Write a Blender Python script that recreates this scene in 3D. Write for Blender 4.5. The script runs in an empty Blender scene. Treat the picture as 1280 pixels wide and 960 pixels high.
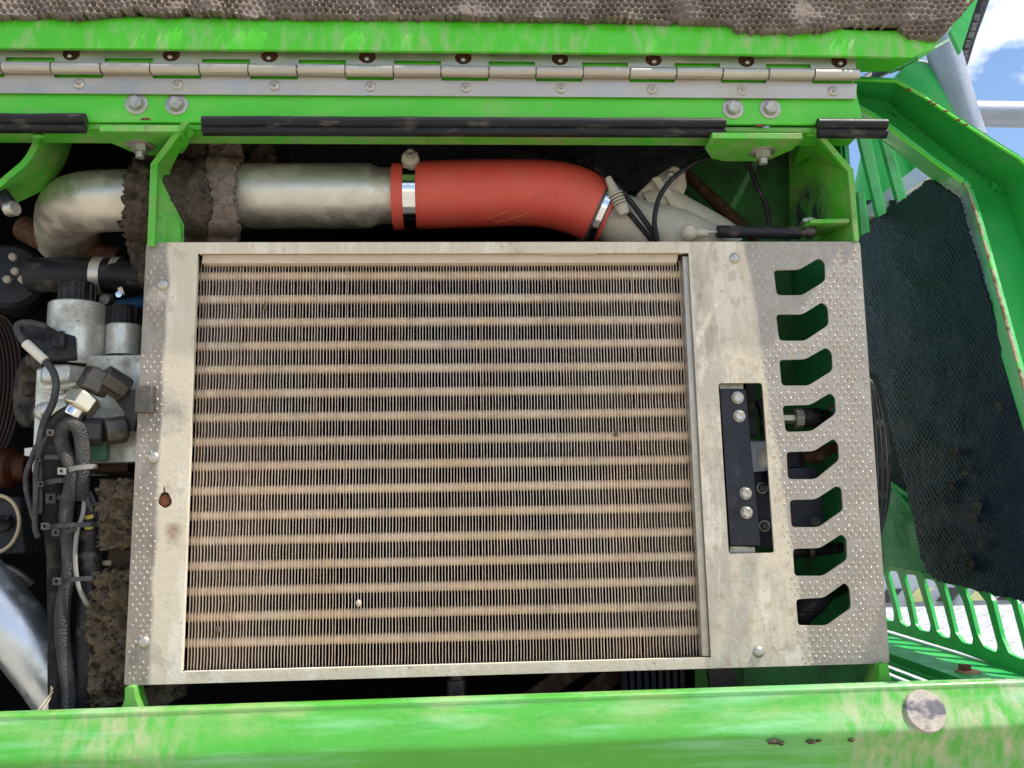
import bpy, bmesh, math, random
from mathutils import Vector, Matrix, noise
from mathutils.geometry import tessellate_polygon
random.seed(7)
SC = bpy.context.scene
COL = SC.collection
PI = math.pi

# ------------------------------------------------------------------ camera
F = 1080.0; CAM = Vector((0, -1.1, 1.6))
yaw, pitch, roll = [math.radians(a) for a in (2.89, 8.016, -0.969)]
FW = Vector((math.sin(yaw)*math.cos(pitch), math.cos(yaw)*math.cos(pitch), math.sin(pitch)))
r0 = Vector((math.cos(yaw), -math.sin(yaw), 0)); u0 = r0.cross(FW)
RT = r0*math.cos(roll) + u0*math.sin(roll); UP = RT.cross(FW)
cd = bpy.data.cameras.new('camera'); cam = bpy.data.objects.new('camera', cd); COL.objects.link(cam)
M = Matrix((( RT.x, UP.x, -FW.x, CAM.x), (RT.y, UP.y, -FW.y, CAM.y), (RT.z, UP.z, -FW.z, CAM.z), (0,0,0,1)))
cam.matrix_world = M
cd.sensor_width = 36; cd.lens = 36*F/1280; cd.clip_start = .02; cd.clip_end = 3000
SC.camera = cam

# ------------------------------------------------------------------ light
SUN_AZ = math.radians(106)       # from +Y towards +X
SUN_EL = math.radians(60)
w = bpy.data.worlds.new('World'); SC.world = w; w.use_nodes = True
nt = w.node_tree; nt.nodes.clear()
out = nt.nodes.new('ShaderNodeOutputWorld'); bg = nt.nodes.new('ShaderNodeBackground')
sky = nt.nodes.new('ShaderNodeTexSky'); sky.sky_type = 'NISHITA'; sky.sun_disc = False
sky.sun_elevation = SUN_EL; sky.sun_rotation = SUN_AZ; sky.dust_density = .1; sky.air_density = 1.0; sky.ozone_density = 2.2
tc = nt.nodes.new('ShaderNodeTexCoord'); mp = nt.nodes.new('ShaderNodeMapping'); mp.inputs['Scale'].default_value = (1, 1, 1.7)
mp.inputs['Location'].default_value = (2.4, 1.9, .4)
ns = nt.nodes.new('ShaderNodeTexNoise'); ns.inputs['Scale'].default_value = 3.1; ns.inputs['Detail'].default_value = 9; ns.inputs['Roughness'].default_value = .56
rp = nt.nodes.new('ShaderNodeValToRGB'); rp.color_ramp.elements[0].position = .50; rp.color_ramp.elements[1].position = .62
mx = nt.nodes.new('ShaderNodeMix'); mx.data_type = 'RGBA'
mx.inputs['B'].default_value = (12.8, 12.4, 11.9, 1)
L = nt.links.new
L(tc.outputs['Generated'], mp.inputs['Vector']); L(mp.outputs[0], ns.inputs['Vector']); L(ns.outputs['Fac'], rp.inputs[0])
L(rp.outputs[0], mx.inputs['Factor']); L(sky.outputs[0], mx.inputs['A']); L(mx.outputs['Result'], bg.inputs[0])
bg.inputs[1].default_value = .10; L(bg.outputs[0], out.inputs[0])
sd = bpy.data.lights.new('sun', 'SUN'); sd.energy = 3.2; sd.angle = math.radians(.5); sd.color = (1, .95, .86)
sun = bpy.data.objects.new('sun', sd); COL.objects.link(sun)
sdir = Vector((math.sin(SUN_AZ)*math.cos(SUN_EL), math.cos(SUN_AZ)*math.cos(SUN_EL), math.sin(SUN_EL)))
sun.rotation_euler = sdir.to_track_quat('Z', 'Y').to_euler(); sun.location = (3, 3, 8)
SC.view_settings.view_transform = 'Standard'; SC.view_settings.look = 'None'
SC.view_settings.exposure = 0.95; SC.view_settings.gamma = 1
SC.render.engine = 'CYCLES'

# ------------------------------------------------------------------ helpers
def ray(px, py): return FW + RT*((px-640)/F) + UP*((480-py)/F)
def P(px, py, Y=0.0):
    d = ray(px, py); t = (1.1+Y)/d.y
    return CAM + d*t
XS = .735                                      # the machine's side wall, at right angles to the front
def YX(px, py, X=XS):
    d = ray(px, py); return -1.1+X/d.x*d.y
def S(Y=0.0): return (1.1+Y)/F/1.0            # metres per photo pixel at depth Y
def V3(p): return P(*p)
def smooth(pts, n=6):
    if len(pts) < 3: return pts
    res = []
    for i in range(len(pts)-1):
        p0 = pts[max(i-1, 0)]; p1 = pts[i]; p2 = pts[i+1]; p3 = pts[min(i+2, len(pts)-1)]
        for k in range(n):
            t = k/n; t2 = t*t; t3 = t2*t
            res.append([.5*((2*b)+(-a+c)*t+(2*a-5*b+4*c-d)*t2+(-a+3*b-3*c+d)*t3) for a, b, c, d in zip(p0, p1, p2, p3)])
    res.append(list(pts[-1])); return res
def fillet(poly, r, n=4):
    """round the corners of a closed 2-D pixel polygon"""
    o = []; m = len(poly)
    for i in range(m):
        a = Vector(poly[i-1][:2]); b = Vector(poly[i][:2]); c = Vector(poly[(i+1) % m][:2])
        d1 = (a-b); d2 = (c-b); k = min(r, d1.length*.45, d2.length*.45)
        p = b+d1.normalized()*k; q = b+d2.normalized()*k
        for j in range(n+1):
            t = j/n; v = p*(1-t)**2+b*2*t*(1-t)+q*t*t; o.append((v.x, v.y))
    return o

class MB:
    def __init__(s): s.bm = bmesh.new()
    def prism(s, pts, ext, holes=()):
        """planar polygon (3-D points) with holes, extruded by vector ext"""
        ext = Vector(ext); loops = [[Vector(p) for p in pts]]+[[Vector(p) for p in h] for h in holes]
        flat = [p for l in loops for p in l]
        tris = tessellate_polygon(loops)
        f = [s.bm.verts.new(p) for p in flat]; b = [s.bm.verts.new(p+ext) for p in flat]
        for t in tris:
            try: s.bm.faces.new([f[i] for i in t]); s.bm.faces.new([b[i] for i in reversed(t)])
            except ValueError: pass
        o = 0
        for l in loops:
            n = len(l)
            for i in range(n):
                j = (i+1) % n
                s.bm.faces.new([f[o+i], f[o+j], b[o+j], b[o+i]])
            o += n
        return s
    def pprism(s, pix, Y, th, holes=()):
        """pixel polygon on the plane Y, thickness th away from the camera"""
        return s.prism([P(p[0], p[1], Y) for p in pix], (0, th, 0), [[P(p[0], p[1], Y) for p in h] for h in holes])
    def plate(s, pts, th):
        """free 3-D polygon given as (px,py,Y); thickness away from the camera"""
        v = [V3(p) for p in pts]; n = Vector()
        for i in range(len(v)): n += v[i].cross(v[(i+1) % len(v)])
        n.normalize()
        if n.dot(v[0]-CAM) < 0: n = -n
        return s.prism(v, n*th)
    def box(s, a, b):
        a = Vector(a); b = Vector(b)
        return s.prism([(a.x, a.y, a.z), (b.x, a.y, a.z), (b.x, a.y, b.z), (a.x, a.y, b.z)], (0, b.y-a.y, 0))
    def tube(s, pts, radii, seg=16, cap=True, flat=1.0):
        pts = [Vector(p) for p in pts]; n = len(pts)
        if not hasattr(radii, '__len__'): radii = [radii]*n
        T = [(pts[min(i+1, n-1)]-pts[max(i-1, 0)]).normalized() for i in range(n)]
        ref = Vector((0, -1, 0)) if abs(T[0].y) < .9 else Vector((0, 0, 1))
        A = (ref-T[0]*ref.dot(T[0])).normalized(); rings = []
        for i in range(n):
            A = (A-T[i]*A.dot(T[i])).normalized(); B = T[i].cross(A)
            rings.append([s.bm.verts.new(pts[i]+(A*math.cos(a)*flat+B*math.sin(a))*radii[i]) for a in [2*PI*k/seg for k in range(seg)]])
        for i in range(n-1):
            for k in range(seg):
                l = (k+1) % seg
                s.bm.faces.new([rings[i][k], rings[i][l], rings[i+1][l], rings[i+1][k]])
        if cap: s.bm.faces.new(rings[0][::-1]); s.bm.faces.new(rings[-1])
        return s
    def ptube(s, pp, rpx, seg=16, n=6, cap=True, flat=1.0):
        """pp: (px,py,Y[,rpx]) control points, smoothed; radius in photo pixels at that depth"""
        q = [list(p)+([rpx] if len(p) < 4 else []) for p in pp]
        q = smooth(q, n)
        return s.tube([P(a[0], a[1], a[2]) for a in q], [a[3]*S(a[2]) for a in q], seg, cap, flat)
    def lathe(s, o, ax, prof, seg=20):
        """prof: (distance along axis, radius)"""
        o = Vector(o); ax = Vector(ax).normalized(); ref = Vector((0, 0, 1)) if abs(ax.z) < .9 else Vector((1, 0, 0))
        A = (ref-ax*ref.dot(ax)).normalized(); B = ax.cross(A); rings = []
        for t, r in prof: rings.append([s.bm.verts.new(o+ax*t+(A*math.cos(2*PI*k/seg)+B*math.sin(2*PI*k/seg))*max(r, 1e-5)) for k in range(seg)])
        for i in range(len(prof)-1):
            for k in range(seg):
                l = (k+1) % seg; s.bm.faces.new([rings[i][k], rings[i][l], rings[i+1][l], rings[i+1][k]])
        s.bm.faces.new(rings[0][::-1]); s.bm.faces.new(rings[-1]); return s
    def blob(s, c, r, sub=2, amp=.25, sq=(1, 1, 1)):
        d = bmesh.ops.create_icosphere(s.bm, subdivisions=sub, radius=1)
        for v in d['verts']:
            k = r*(1+amp*noise.noise(v.co*2+Vector(c)*40)); v.co = Vector(c)+Vector((v.co.x*sq[0], v.co.y*sq[1], v.co.z*sq[2]))*k
        return s

MATS = {}
def apply_common(o, bev, seg=2):
    if bev:
        m = o.modifiers.new('bevel', 'BEVEL'); m.width = bev; m.segments = seg; m.limit_method = 'ANGLE'; m.angle_limit = math.radians(40)
def build(name, mb, mat, parent=None, bev=0, ang=38, kind=None, label=None):
    bm = mb.bm
    bmesh.ops.remove_doubles(bm, verts=bm.verts, dist=1e-6)
    bmesh.ops.recalc_face_normals(bm, faces=bm.faces)
    me = bpy.data.meshes.new(name)
    if parent is None:
        xs = [v.co for v in bm.verts]
        lo = Vector((min(v.x for v in xs), min(v.y for v in xs), min(v.z for v in xs))); hi = Vector((max(v.x for v in xs), max(v.y for v in xs), max(v.z for v in xs)))
        org = Vector(((lo.x+hi.x)/2, (lo.y+hi.y)/2, lo.z))
    else:
        org = wloc(parent)
    bmesh.ops.translate(bm, verts=bm.verts, vec=-org)
    bm.to_mesh(me); bm.free()
    for p in me.polygons: p.use_smooth = True
    me.set_sharp_from_angle(angle=math.radians(ang))
    me.materials.append(MATS[mat])
    o = bpy.data.objects.new(name, me); COL.objects.link(o)
    if parent is None: o.location = org
    else: o.parent = parent
    apply_common(o, bev)
    if kind: o['kind'] = kind
    if label: o['label'] = label
    return o
def wloc(o):
    v = Vector(o.location)
    while o.parent: o = o.parent; v += Vector(o.location)
    return v
def tag(o, label=None, cat=None, group=None, kind=None):
    if label: o['label'] = label
    if cat: o['category'] = cat
    if group: o['group'] = group
    if kind: o['kind'] = kind
    return o
def thing(name, label, cat, loc, group=None):
    o = bpy.data.objects.new(name, None); COL.objects.link(o); o.location = loc; o.empty_display_size = .03
    return tag(o, label, cat, group)

# ------------------------------------------------------------------ materials
def mat(name, col, rough=.5, metal=0., layers=(), bumps=(), var=.12, vs=9., rvar=.12, spec=.5, coat=0):
    m = bpy.data.materials.new(name); m.use_nodes = True; t = m.node_tree; N = t.nodes; L = t.links.new
    b = N['Principled BSDF']; b.inputs['Metallic'].default_value = metal; b.inputs['Specular IOR Level'].default_value = spec
    b.inputs['Coat Weight'].default_value = coat
    g = N.new('ShaderNodeNewGeometry')
    def nz(scale, detail=6, rgh=.6, st=(1, 1, 1), off=0):
        mpp = N.new('ShaderNodeMapping'); mpp.inputs['Scale'].default_value = st; mpp.inputs['Location'].default_value = (off, off*.7, off*1.3)
        L(g.outputs['Position'], mpp.inputs['Vector'])
        n = N.new('ShaderNodeTexNoise'); n.inputs['Scale'].default_value = scale; n.inputs['Detail'].default_value = detail; n.inputs['Roughness'].default_value = rgh
        L(mpp.outputs[0], n.inputs['Vector']); return n.outputs['Fac']
    def mixc(fac, a, bb):
        x = N.new('ShaderNodeMix'); x.data_type = 'RGBA'
        L(fac, x.inputs['Factor'])
        if isinstance(a, (tuple, list)): x.inputs['A'].default_value = (*a, 1)
        else: L(a, x.inputs['A'])
        if isinstance(bb, (tuple, list)): x.inputs['B'].default_value = (*bb, 1)
        else: L(bb, x.inputs['B'])
        return x.outputs['Result']
    def ramp(v, a, c):
        r = N.new('ShaderNodeMapRange'); r.inputs['From Min'].default_value = a; r.inputs['From Max'].default_value = c; L(v, r.inputs['Value']); return r.outputs['Result']
    def mul(v, k):
        x = N.new('ShaderNodeMath'); x.operation = 'MULTIPLY'
        L(v, x.inputs[0])
        if isinstance(k, (int, float)): x.inputs[1].default_value = k
        else: L(k, x.inputs[1])
        return x.outputs[0]
    c = mixc(ramp(nz(vs, 8, .65), .3, .7), tuple(v*(1-var) for v in col), tuple(min(1, v*(1+var)) for v in col))
    rg = ramp(nz(vs*3, 5, .6, off=3), .2, .8)
    rr = N.new('ShaderNodeMapRange'); rr.inputs['To Min'].default_value = max(.03, rough-rvar); rr.inputs['To Max'].default_value = min(1, rough+rvar); L(rg, rr.inputs['Value']); rr = rr.outputs[0]
    metv = None
    for i, ly in enumerate(layers):
        # dict: col, s, lo, hi, a, st, mask, rough
        f = mul(ramp(nz(ly['s'], ly.get('d', 7), ly.get('r', .62), ly.get('st', (1, 1, 1)), 5.3*(i+1)+ly.get('off', 0)), ly['lo'], ly['hi']), ly.get('a', 1.))
        if 'mask' in ly: f = mul(f, ly['mask'](N, L, g, nz))
        c = mixc(f, c, ly['col'])
        x = N.new('ShaderNodeMix'); L(f, x.inputs['Factor']); L(rr, x.inputs['A']); x.inputs['B'].default_value = ly.get('rough', .9); rr = x.outputs['Result']
        if metal > 0:
            x = N.new('ShaderNodeMix'); L(f, x.inputs['Factor']); x.inputs['B'].default_value = ly.get('metal', 0.)
            if metv is None: x.inputs['A'].default_value = metal
            else: L(metv, x.inputs['A'])
            metv = x.outputs['Result']
    L(c, b.inputs['Base Color']); L(rr, b.inputs['Roughness'])
    if metv is not None: L(metv, b.inputs['Metallic'])
    prev = None
    for bp in bumps:
        kind, sc_, dist = bp[:3]; st = bp[3] if len(bp) > 3 else (1, 1, 1)
        if kind == 'noise': h = nz(sc_, 6, .65, st, 9)
        elif kind == 'vor':
            mpp = N.new('ShaderNodeMapping'); mpp.inputs['Scale'].default_value = st; L(g.outputs['Position'], mpp.inputs['Vector'])
            v = N.new('ShaderNodeTexVoronoi'); v.inputs['Scale'].default_value = sc_; L(mpp.outputs[0], v.inputs['Vector']); h = v.outputs['Distance']
        elif kind == 'wave':
            v = N.new('ShaderNodeTexWave'); v.inputs['Scale'].default_value = sc_; v.bands_direction = st if isinstance(st, str) else 'Z'
            L(g.outputs['Position'], v.inputs['Vector']); h = v.outputs['Fac']
        k = N.new('ShaderNodeBump'); k.inputs['Distance'].default_value = dist; k.inputs['Strength'].default_value = 1
        L(h, k.inputs['Height'])
        if prev: L(prev, k.inputs['Normal'])
        prev = k.outputs[0]
    if prev: L(prev, b.inputs['Normal'])
    MATS[name] = m; return m
def xmask(pts_left=None, pts_right=None, soft=.0035, wob=.016, ws=16.):
    """mask that is 1 between two slanted lines in the X-Z plane, with a wobbling rim (a dust field)"""
    def fn(N, L, g, nz):
        s = N.new('ShaderNodeSeparateXYZ'); L(g.outputs['Position'], s.inputs[0]); n = nz(ws, 6, .6, (1, 1, 1), 2.2)
        res = None
        for pts, sg in ((pts_left, 1), (pts_right, -1)):
            if pts is None: continue
            a, b2 = pts; k = (b2.x-a.x)/(b2.z-a.z)
            e = N.new('ShaderNodeMath'); e.operation = 'MULTIPLY_ADD'; L(s.outputs['Z'], e.inputs[0]); e.inputs[1].default_value = -k; e.inputs[2].default_value = -(a.x-k*a.z)
            f = N.new('ShaderNodeMath'); f.operation = 'ADD'; L(s.outputs['X'], f.inputs[0]); L(e.outputs[0], f.inputs[1])
            w1 = N.new('ShaderNodeMath'); w1.operation = 'MULTIPLY_ADD'; L(n, w1.inputs[0]); w1.inputs[1].default_value = wob; L(f.outputs[0], w1.inputs[2])
            r = N.new('ShaderNodeMapRange'); L(w1.outputs[0], r.inputs['Value']); r.interpolation_type = 'SMOOTHSTEP'
            r.inputs['From Min'].default_value = wob*.5-soft; r.inputs['From Max'].default_value = wob*.5+soft
            if sg < 0: r.inputs['To Min'].default_value = 1; r.inputs['To Max'].default_value = 0
            if res is None: res = r.outputs[0]
            else:
                q = N.new('ShaderNodeMath'); q.operation = 'MULTIPLY'; L(res, q.inputs[0]); L(r.outputs[0], q.inputs[1]); res = q.outputs[0]
        return res
    return fn
def zmask(z0, z1):
    def fn(N, L, g, nz):
        s = N.new('ShaderNodeSeparateXYZ'); L(g.outputs['Position'], s.inputs[0])
        r = N.new('ShaderNodeMapRange'); L(s.outputs['Z'], r.inputs['Value']); r.interpolation_type = 'SMOOTHSTEP'
        r.inputs['From Min'].default_value = z0; r.inputs['From Max'].default_value = z1; return r.outputs[0]
    return fn
def pointmask(c, r0, r1):
    def fn(N, L, g, nz):
        d = N.new('ShaderNodeVectorMath'); d.operation = 'DISTANCE'; L(g.outputs['Position'], d.inputs[0]); d.inputs[1].default_value = c
        r = N.new('ShaderNodeMapRange'); L(d.outputs['Value'], r.inputs['Value']); r.inputs['From Min'].default_value = r0; r.inputs['From Max'].default_value = r1
        r.inputs['To Min'].default_value = 1; r.inputs['To Max'].default_value = 0; return r.outputs[0]
    return fn

GREEN = (.075, .54, .016); DUST = (.42, .35, .25); RUST = (.16, .055, .025)
mat('green_paint', GREEN, .38, 0, [dict(col=(.36, .47, .20), s=14, lo=.5, hi=.85, a=.5, st=(1, 1, 2.2)), dict(col=(.30, .29, .17), s=60, lo=.62, hi=.8, a=.55), dict(col=(.05, .06, .03), s=190, lo=.7, hi=.76, a=.6)], [('noise', 60, .0006), ('noise', 400, .00012)], var=.07, coat=.2)
mat('green_lip', GREEN, .4, 0, [dict(col=(.40, .44, .26), s=60, lo=.48, hi=.75, a=.75, st=(1.3, 1, .4)), dict(col=(.25, .27, .16), s=90, lo=.6, hi=.78, a=.5, st=(1.5, 1, .4))], [('noise', 60, .0008), ('noise', 400, .00015)], var=.08)
mat('green_dusty', (.065, .42, .02), .5, 0, [dict(col=(.27, .31, .14), s=22, lo=.42, hi=.7, a=.75), dict(col=(.10, .085, .05), s=60, lo=.58, hi=.72, a=.7), dict(col=(.45, .42, .33), s=140, lo=.66, hi=.74, a=.6)], [('noise', 70, .0008)], var=.15)
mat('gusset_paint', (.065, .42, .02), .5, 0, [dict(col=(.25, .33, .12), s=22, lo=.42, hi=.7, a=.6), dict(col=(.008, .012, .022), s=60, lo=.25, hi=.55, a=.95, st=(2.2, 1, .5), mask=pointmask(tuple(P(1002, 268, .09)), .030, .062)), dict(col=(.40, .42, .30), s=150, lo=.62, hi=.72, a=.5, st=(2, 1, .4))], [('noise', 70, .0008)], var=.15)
mat('green_dark', (.035, .22, .04), .6, 0, [dict(col=(.035, .05, .035), s=12, lo=.4, hi=.65, a=.8), dict(col=(.10, .17, .05), s=40, lo=.55, hi=.8, a=.7)], [('noise', 90, .0008)], var=.25)
mat('green_inner', (.04, .32, .10), .55, 0, [dict(col=(.02, .05, .04), s=16, lo=.5, hi=.75, a=.6)], [('noise', 90, .0004)], var=.1)
mat('green_frame', (.035, .44, .09), .36, 0, [dict(col=(.16, .40, .16), s=18, lo=.5, hi=.75, a=.5), dict(col=(.30, .33, .20), s=55, lo=.63, hi=.78, a=.5)], [('noise', 70, .0006)], var=.1, spec=.35)
zb = .0
mat('beam_paint', (.065, .36, .028), .36, 0, [
    dict(col=(.42, .45, .22), s=9, lo=.46, hi=.74, a=.7, st=(1, 1, 3), mask=zmask(P(640, 925, -.05).z, P(640, 880, -.05).z)),
    dict(col=(.50, .43, .33), s=42, lo=.40, hi=.68, a=.8, d=10, st=(1.6, 1, .6), mask=xmask(P(1040, 850, -.05) and (P(1040, 870, -.05), P(1050, 950, -.05)), None, .06, .1)),
    dict(col=(.50, .40, .28), s=45, lo=.38, hi=.68, a=.75, d=10, st=(1.5, 1, .7), mask=pointmask(tuple(P(155, 900, -.05)), .02, .11)),
    dict(col=(.30, .62, .38), s=7, lo=.5, hi=.7, a=.5, st=(.5, 1, 6), off=4),
    dict(col=(.07, .06, .04), s=120, lo=.72, hi=.78, a=.8)], [('noise', 30, .0016), ('noise', 260, .0002)], var=.08, coat=.35)
MATS['beam_paint'].node_tree.nodes['Principled BSDF'].inputs['Coat Roughness'].default_value = .2
dustL = (P(212, 303), P(186, 857)); dustR = (P(930, 303), P(1000, 740))
mat('galv', (.37, .34, .305), .46, .55, [
    dict(col=(.17, .14, .11), s=18, lo=.30, hi=.62, a=.75, mask=xmask(None, dustL), metal=.3, rough=.6, st=(1, 1, .5)),
    dict(col=(.34, .27, .20), s=120, lo=.38, hi=.68, a=.6, metal=.2, rough=.7),
    dict(col=(.62, .545, .42), s=3, lo=-.5, hi=.1, a=.94, mask=xmask(dustL, dustR), rough=.85),
    dict(col=(.37, .34, .29), s=16, lo=.44, hi=.58, a=.75, mask=xmask((P(855, 303), P(885, 857)), dustR), st=(1, 1, .4), rough=.8),
    dict(col=(.72, .66, .55), s=30, lo=.52, hi=.62, a=.7, mask=xmask(dustL, dustR), st=(1.4, 1, .3), off=7, rough=.85),
    dict(col=(.36, .27, .18), s=80, lo=.52, hi=.66, a=.55, mask=xmask((P(855, 303), P(885, 857)), dustR), st=(1, 1, .7), off=11, rough=.85),
    dict(col=(.34, .30, .24), s=34, lo=.60, hi=.68, a=.5, mask=xmask(dustL, None), off=3, rough=.8),
    dict(col=(.25, .22, .18), s=170, lo=.63, hi=.70, a=.65, rough=.8),
    dict(col=(.22, .13, .07), s=50, lo=.66, hi=.76, a=.65, rough=.9),
    dict(col=(.05, .07, .11), s=30, lo=.30, hi=.6, a=.75, mask=pointmask(tuple(P(205, 515)), .005, .035), rough=.5),
    dict(col=(.22, .10, .05), s=60, lo=.35, hi=.6, a=.8, mask=pointmask(tuple(P(217, 664)), .003, .013), rough=.9),
    dict(col=(.75, .68, .55), s=60, lo=.35, hi=.6, a=.8, mask=pointmask(tuple(P(200, 370)), .004, .02), rough=.9),
    ], [('noise', 120, .0008), ('noise', 500, .0003)], var=.14, vs=20)
mat('tread', (.50, .45, .38), .38, .55, [dict(col=(.42, .35, .27), s=60, lo=.42, hi=.7, a=.8, rough=.8)], [], var=.15)
mat('zinc', (.44, .42, .37), .38, .8, [dict(col=(.40, .34, .26), s=60, lo=.5, hi=.75, a=.6, rough=.85), dict(col=(.7, .7, .68), s=240, lo=.6, hi=.8, a=.5)], [('noise', 260, .0004)], var=.2)
mat('steel_hinge', (.47, .43, .37), .36, .8, [dict(col=(.42, .38, .32), s=30, lo=.42, hi=.7, a=.55, st=(.5, 1, 2), rough=.75), dict(col=(.22, .14, .09), s=90, lo=.68, hi=.78, a=.7, st=(.4, 1, 1.5))], [('noise', 300, .00012, (.3, 1, 1))], var=.12)
mat('stainless', (.64, .60, .53), .40, .8, [dict(col=(.50, .44, .33), s=34, lo=.46, hi=.7, a=.5, rough=.7), dict(col=(.20, .15, .09), s=60, lo=.70, hi=.76, a=.7, rough=.8), dict(col=(.7, .62, .45), s=180, lo=.6, hi=.7, a=.5, rough=.7)], [('noise', 25, .0004), ('noise', 400, .0001)], var=.1)
mat('bright_steel', (.75, .76, .78), .14, 1., [dict(col=(.4, .38, .34), s=60, lo=.6, hi=.75, a=.4, rough=.5)], [], var=.05, rvar=.04)
mat('alu_pipe', (.60, .63, .68), .34, .9, [dict(col=(.5, .47, .42), s=30, lo=.5, hi=.7, a=.4, rough=.7)], [('noise', 40, .0008)], var=.08)
mat('alu_cast', (.62, .62, .56), .38, .6, [dict(col=(.26, .24, .19), s=30, lo=.44, hi=.66, a=.85, rough=.8), dict(col=(.14, .12, .09), s=120, lo=.62, hi=.7, a=.7)], [('noise', 200, .0004)], var=.12)
mat('dusty_cast', (.42, .385, .32), .7, .1, [dict(col=(.52, .46, .37), s=30, lo=.4, hi=.7, a=.6), dict(col=(.25, .21, .16), s=80, lo=.58, hi=.72, a=.6)], [('noise', 50, .0015), ('noise', 300, .0003)], var=.15)
mat('fitting', (.10, .09, .08), .40, .7, [dict(col=(.20, .17, .13), s=60, lo=.45, hi=.7, a=.6, rough=.8)], [('noise', 200, .0002)], var=.2, spec=.25)
mat('zinc_nut', (.62, .55, .42), .28, .9, [], [], var=.12)
mat('rubber', (.013, .013, .015), .42, 0, [dict(col=(.20, .17, .14), s=60, lo=.56, hi=.75, a=.6, st=(.4, 1, 1)), dict(col=(.45, .4, .32), s=220, lo=.7, hi=.76, a=.6)], [('noise', 200, .0004)], var=.3, spec=.25)
mat('black_plastic', (.011, .011, .012), .38, 0, [dict(col=(.12, .11, .09), s=70, lo=.5, hi=.8, a=.6)], [('noise', 200, .0002)], var=.3, spec=.25)
mat('grey_plastic', (.045, .045, .048), .5, 0, [dict(col=(.2, .18, .15), s=80, lo=.5, hi=.8, a=.5)], [], var=.2, spec=.25)
mat('light_plastic', (.24, .23, .21), .5, 0, [dict(col=(.22, .19, .15), s=120, lo=.5, hi=.7, a=.6)], [], var=.1)
mat('black_steel', (.022, .025, .034), .4, .3, [dict(col=(.14, .13, .12), s=90, lo=.62, hi=.78, a=.5), dict(col=(.05, .05, .06), s=20, lo=.4, hi=.7, a=.7)], [('noise', 260, .0002)], var=.2, spec=.25)
mat('cloth_tape', (.014, .013, .013), .85, 0, [dict(col=(.10, .085, .065), s=50, lo=.5, hi=.75, a=.6)], [('noise', 90, .002), ('vor', 700, .0005)], var=.3, spec=.25)
mat('braid', (.030, .030, .033), .45, 0, [dict(col=(.14, .12, .10), s=40, lo=.5, hi=.7, a=.5)], [('vor', 480, .0016, (1.5, 1, 1))], var=.2, vs=50)
mat('silicone', (.62, .075, .050), .5, 0, [dict(col=(.50, .13, .08), s=20, lo=.45, hi=.75, a=.5, rough=.7), dict(col=(.40, .20, .14), s=50, lo=.60, hi=.78, a=.5, rough=.8)], [('wave', 110, .0002, 'X'), ('noise', 60, .0008)], var=.08)
mat('silicone_crease', (.58, .12, .08), .4, 0, [], [], var=.1)
mat('foam_face', (.17, .135, .115), .9, 0, [dict(col=(.30, .245, .20), s=300, lo=.52, hi=.7, a=.6), dict(col=(.26, .21, .16), s=14, lo=.45, hi=.7, a=.5)], [('noise', 300, .0015)], var=.25, vs=40, spec=.25)
mat('foam_mud', (.075, .058, .044), .95, 0, [dict(col=(.14, .11, .08), s=40, lo=.45, hi=.7, a=.6), dict(col=(.02, .016, .012), s=130, lo=.58, hi=.66, a=.9)], [('noise', 90, .004), ('noise', 400, .001)], var=.25, vs=60, spec=.2)
mat('foam_crumb', (.15, .115, .075), .95, 0, [dict(col=(.26, .20, .13), s=160, lo=.5, hi=.7, a=.6), dict(col=(.02, .016, .012), s=90, lo=.54, hi=.62, a=.85)], [('noise', 160, .006)], var=.3, vs=80, spec=.2)
mat('foam_blue', (.0095, .014, .030), .5, 0, [dict(col=(.11, .10, .09), s=420, lo=.64, hi=.72, a=.5)], [('noise', 200, .0005)], var=.06, spec=.22, vs=40)
mat('fin', (.70, .55, .43), .42, .5, [dict(col=(.70, .66, .60), s=6, lo=.45, hi=.66, a=.5, metal=.85, rough=.32, st=(1.5, 1, .6)), dict(col=(.30, .22, .16), s=120, lo=.5, hi=.7, a=.5)], [], var=.15, vs=120)
mat('fin_gap_shade', (.030, .020, .017), .8, 0, [], [], var=.3)  # near-black, paints the shade of the gaps onto the deep fin sides
mat('core_tube', (.70, .53, .34), .75, .1, [dict(col=(.80, .68, .52), s=7, lo=.45, hi=.62, a=.7, st=(1.5, 1, .6)), dict(col=(.40, .31, .22), s=24, lo=.52, hi=.68, a=.6), dict(col=(.34, .24, .15), s=160, lo=.55, hi=.7, a=.6)], [('noise', 200, .0008)], var=.12)
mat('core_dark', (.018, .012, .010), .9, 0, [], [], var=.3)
mat('pale_strip', (.62, .52, .42), .7, .1, [dict(col=(.45, .37, .29), s=60, lo=.5, hi=.7, a=.4)], [('noise', 200, .0003)], var=.08)
mat('rust', RUST, .9, 0, [dict(col=(.34, .15, .07), s=140, lo=.5, hi=.7, a=.7)], [('noise', 300, .001)], var=.3)
mat('chipped_edge', (.36, .27, .18), .8, 0, [dict(col=(.14, .05, .03), s=50, lo=.5, hi=.6, a=.9), dict(col=(.10, .45, .08), s=30, lo=.55, hi=.6, a=.9)], [('noise', 200, .001)], var=.2)
mat('torn_grey', (.055, .050, .045), .9, 0, [dict(col=(.13, .11, .08), s=120, lo=.5, hi=.65, a=.7)], [('noise', 200, .002)], var=.3, spec=.2)
mat('belt', (.028, .017, .013), .7, 0, [], [], var=.3, spec=.25)
mat('rust_hole', (.085, .024, .014), .8, 0, [], [], var=.3)
mat('brown_rod', (.075, .036, .022), .7, .1, [dict(col=(.2, .15, .1), s=60, lo=.5, hi=.7, a=.5)], [], var=.2, spec=.25)
mat('void', (.004, .004, .005), .9, 0, [], [], var=.2, spec=.1)
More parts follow.
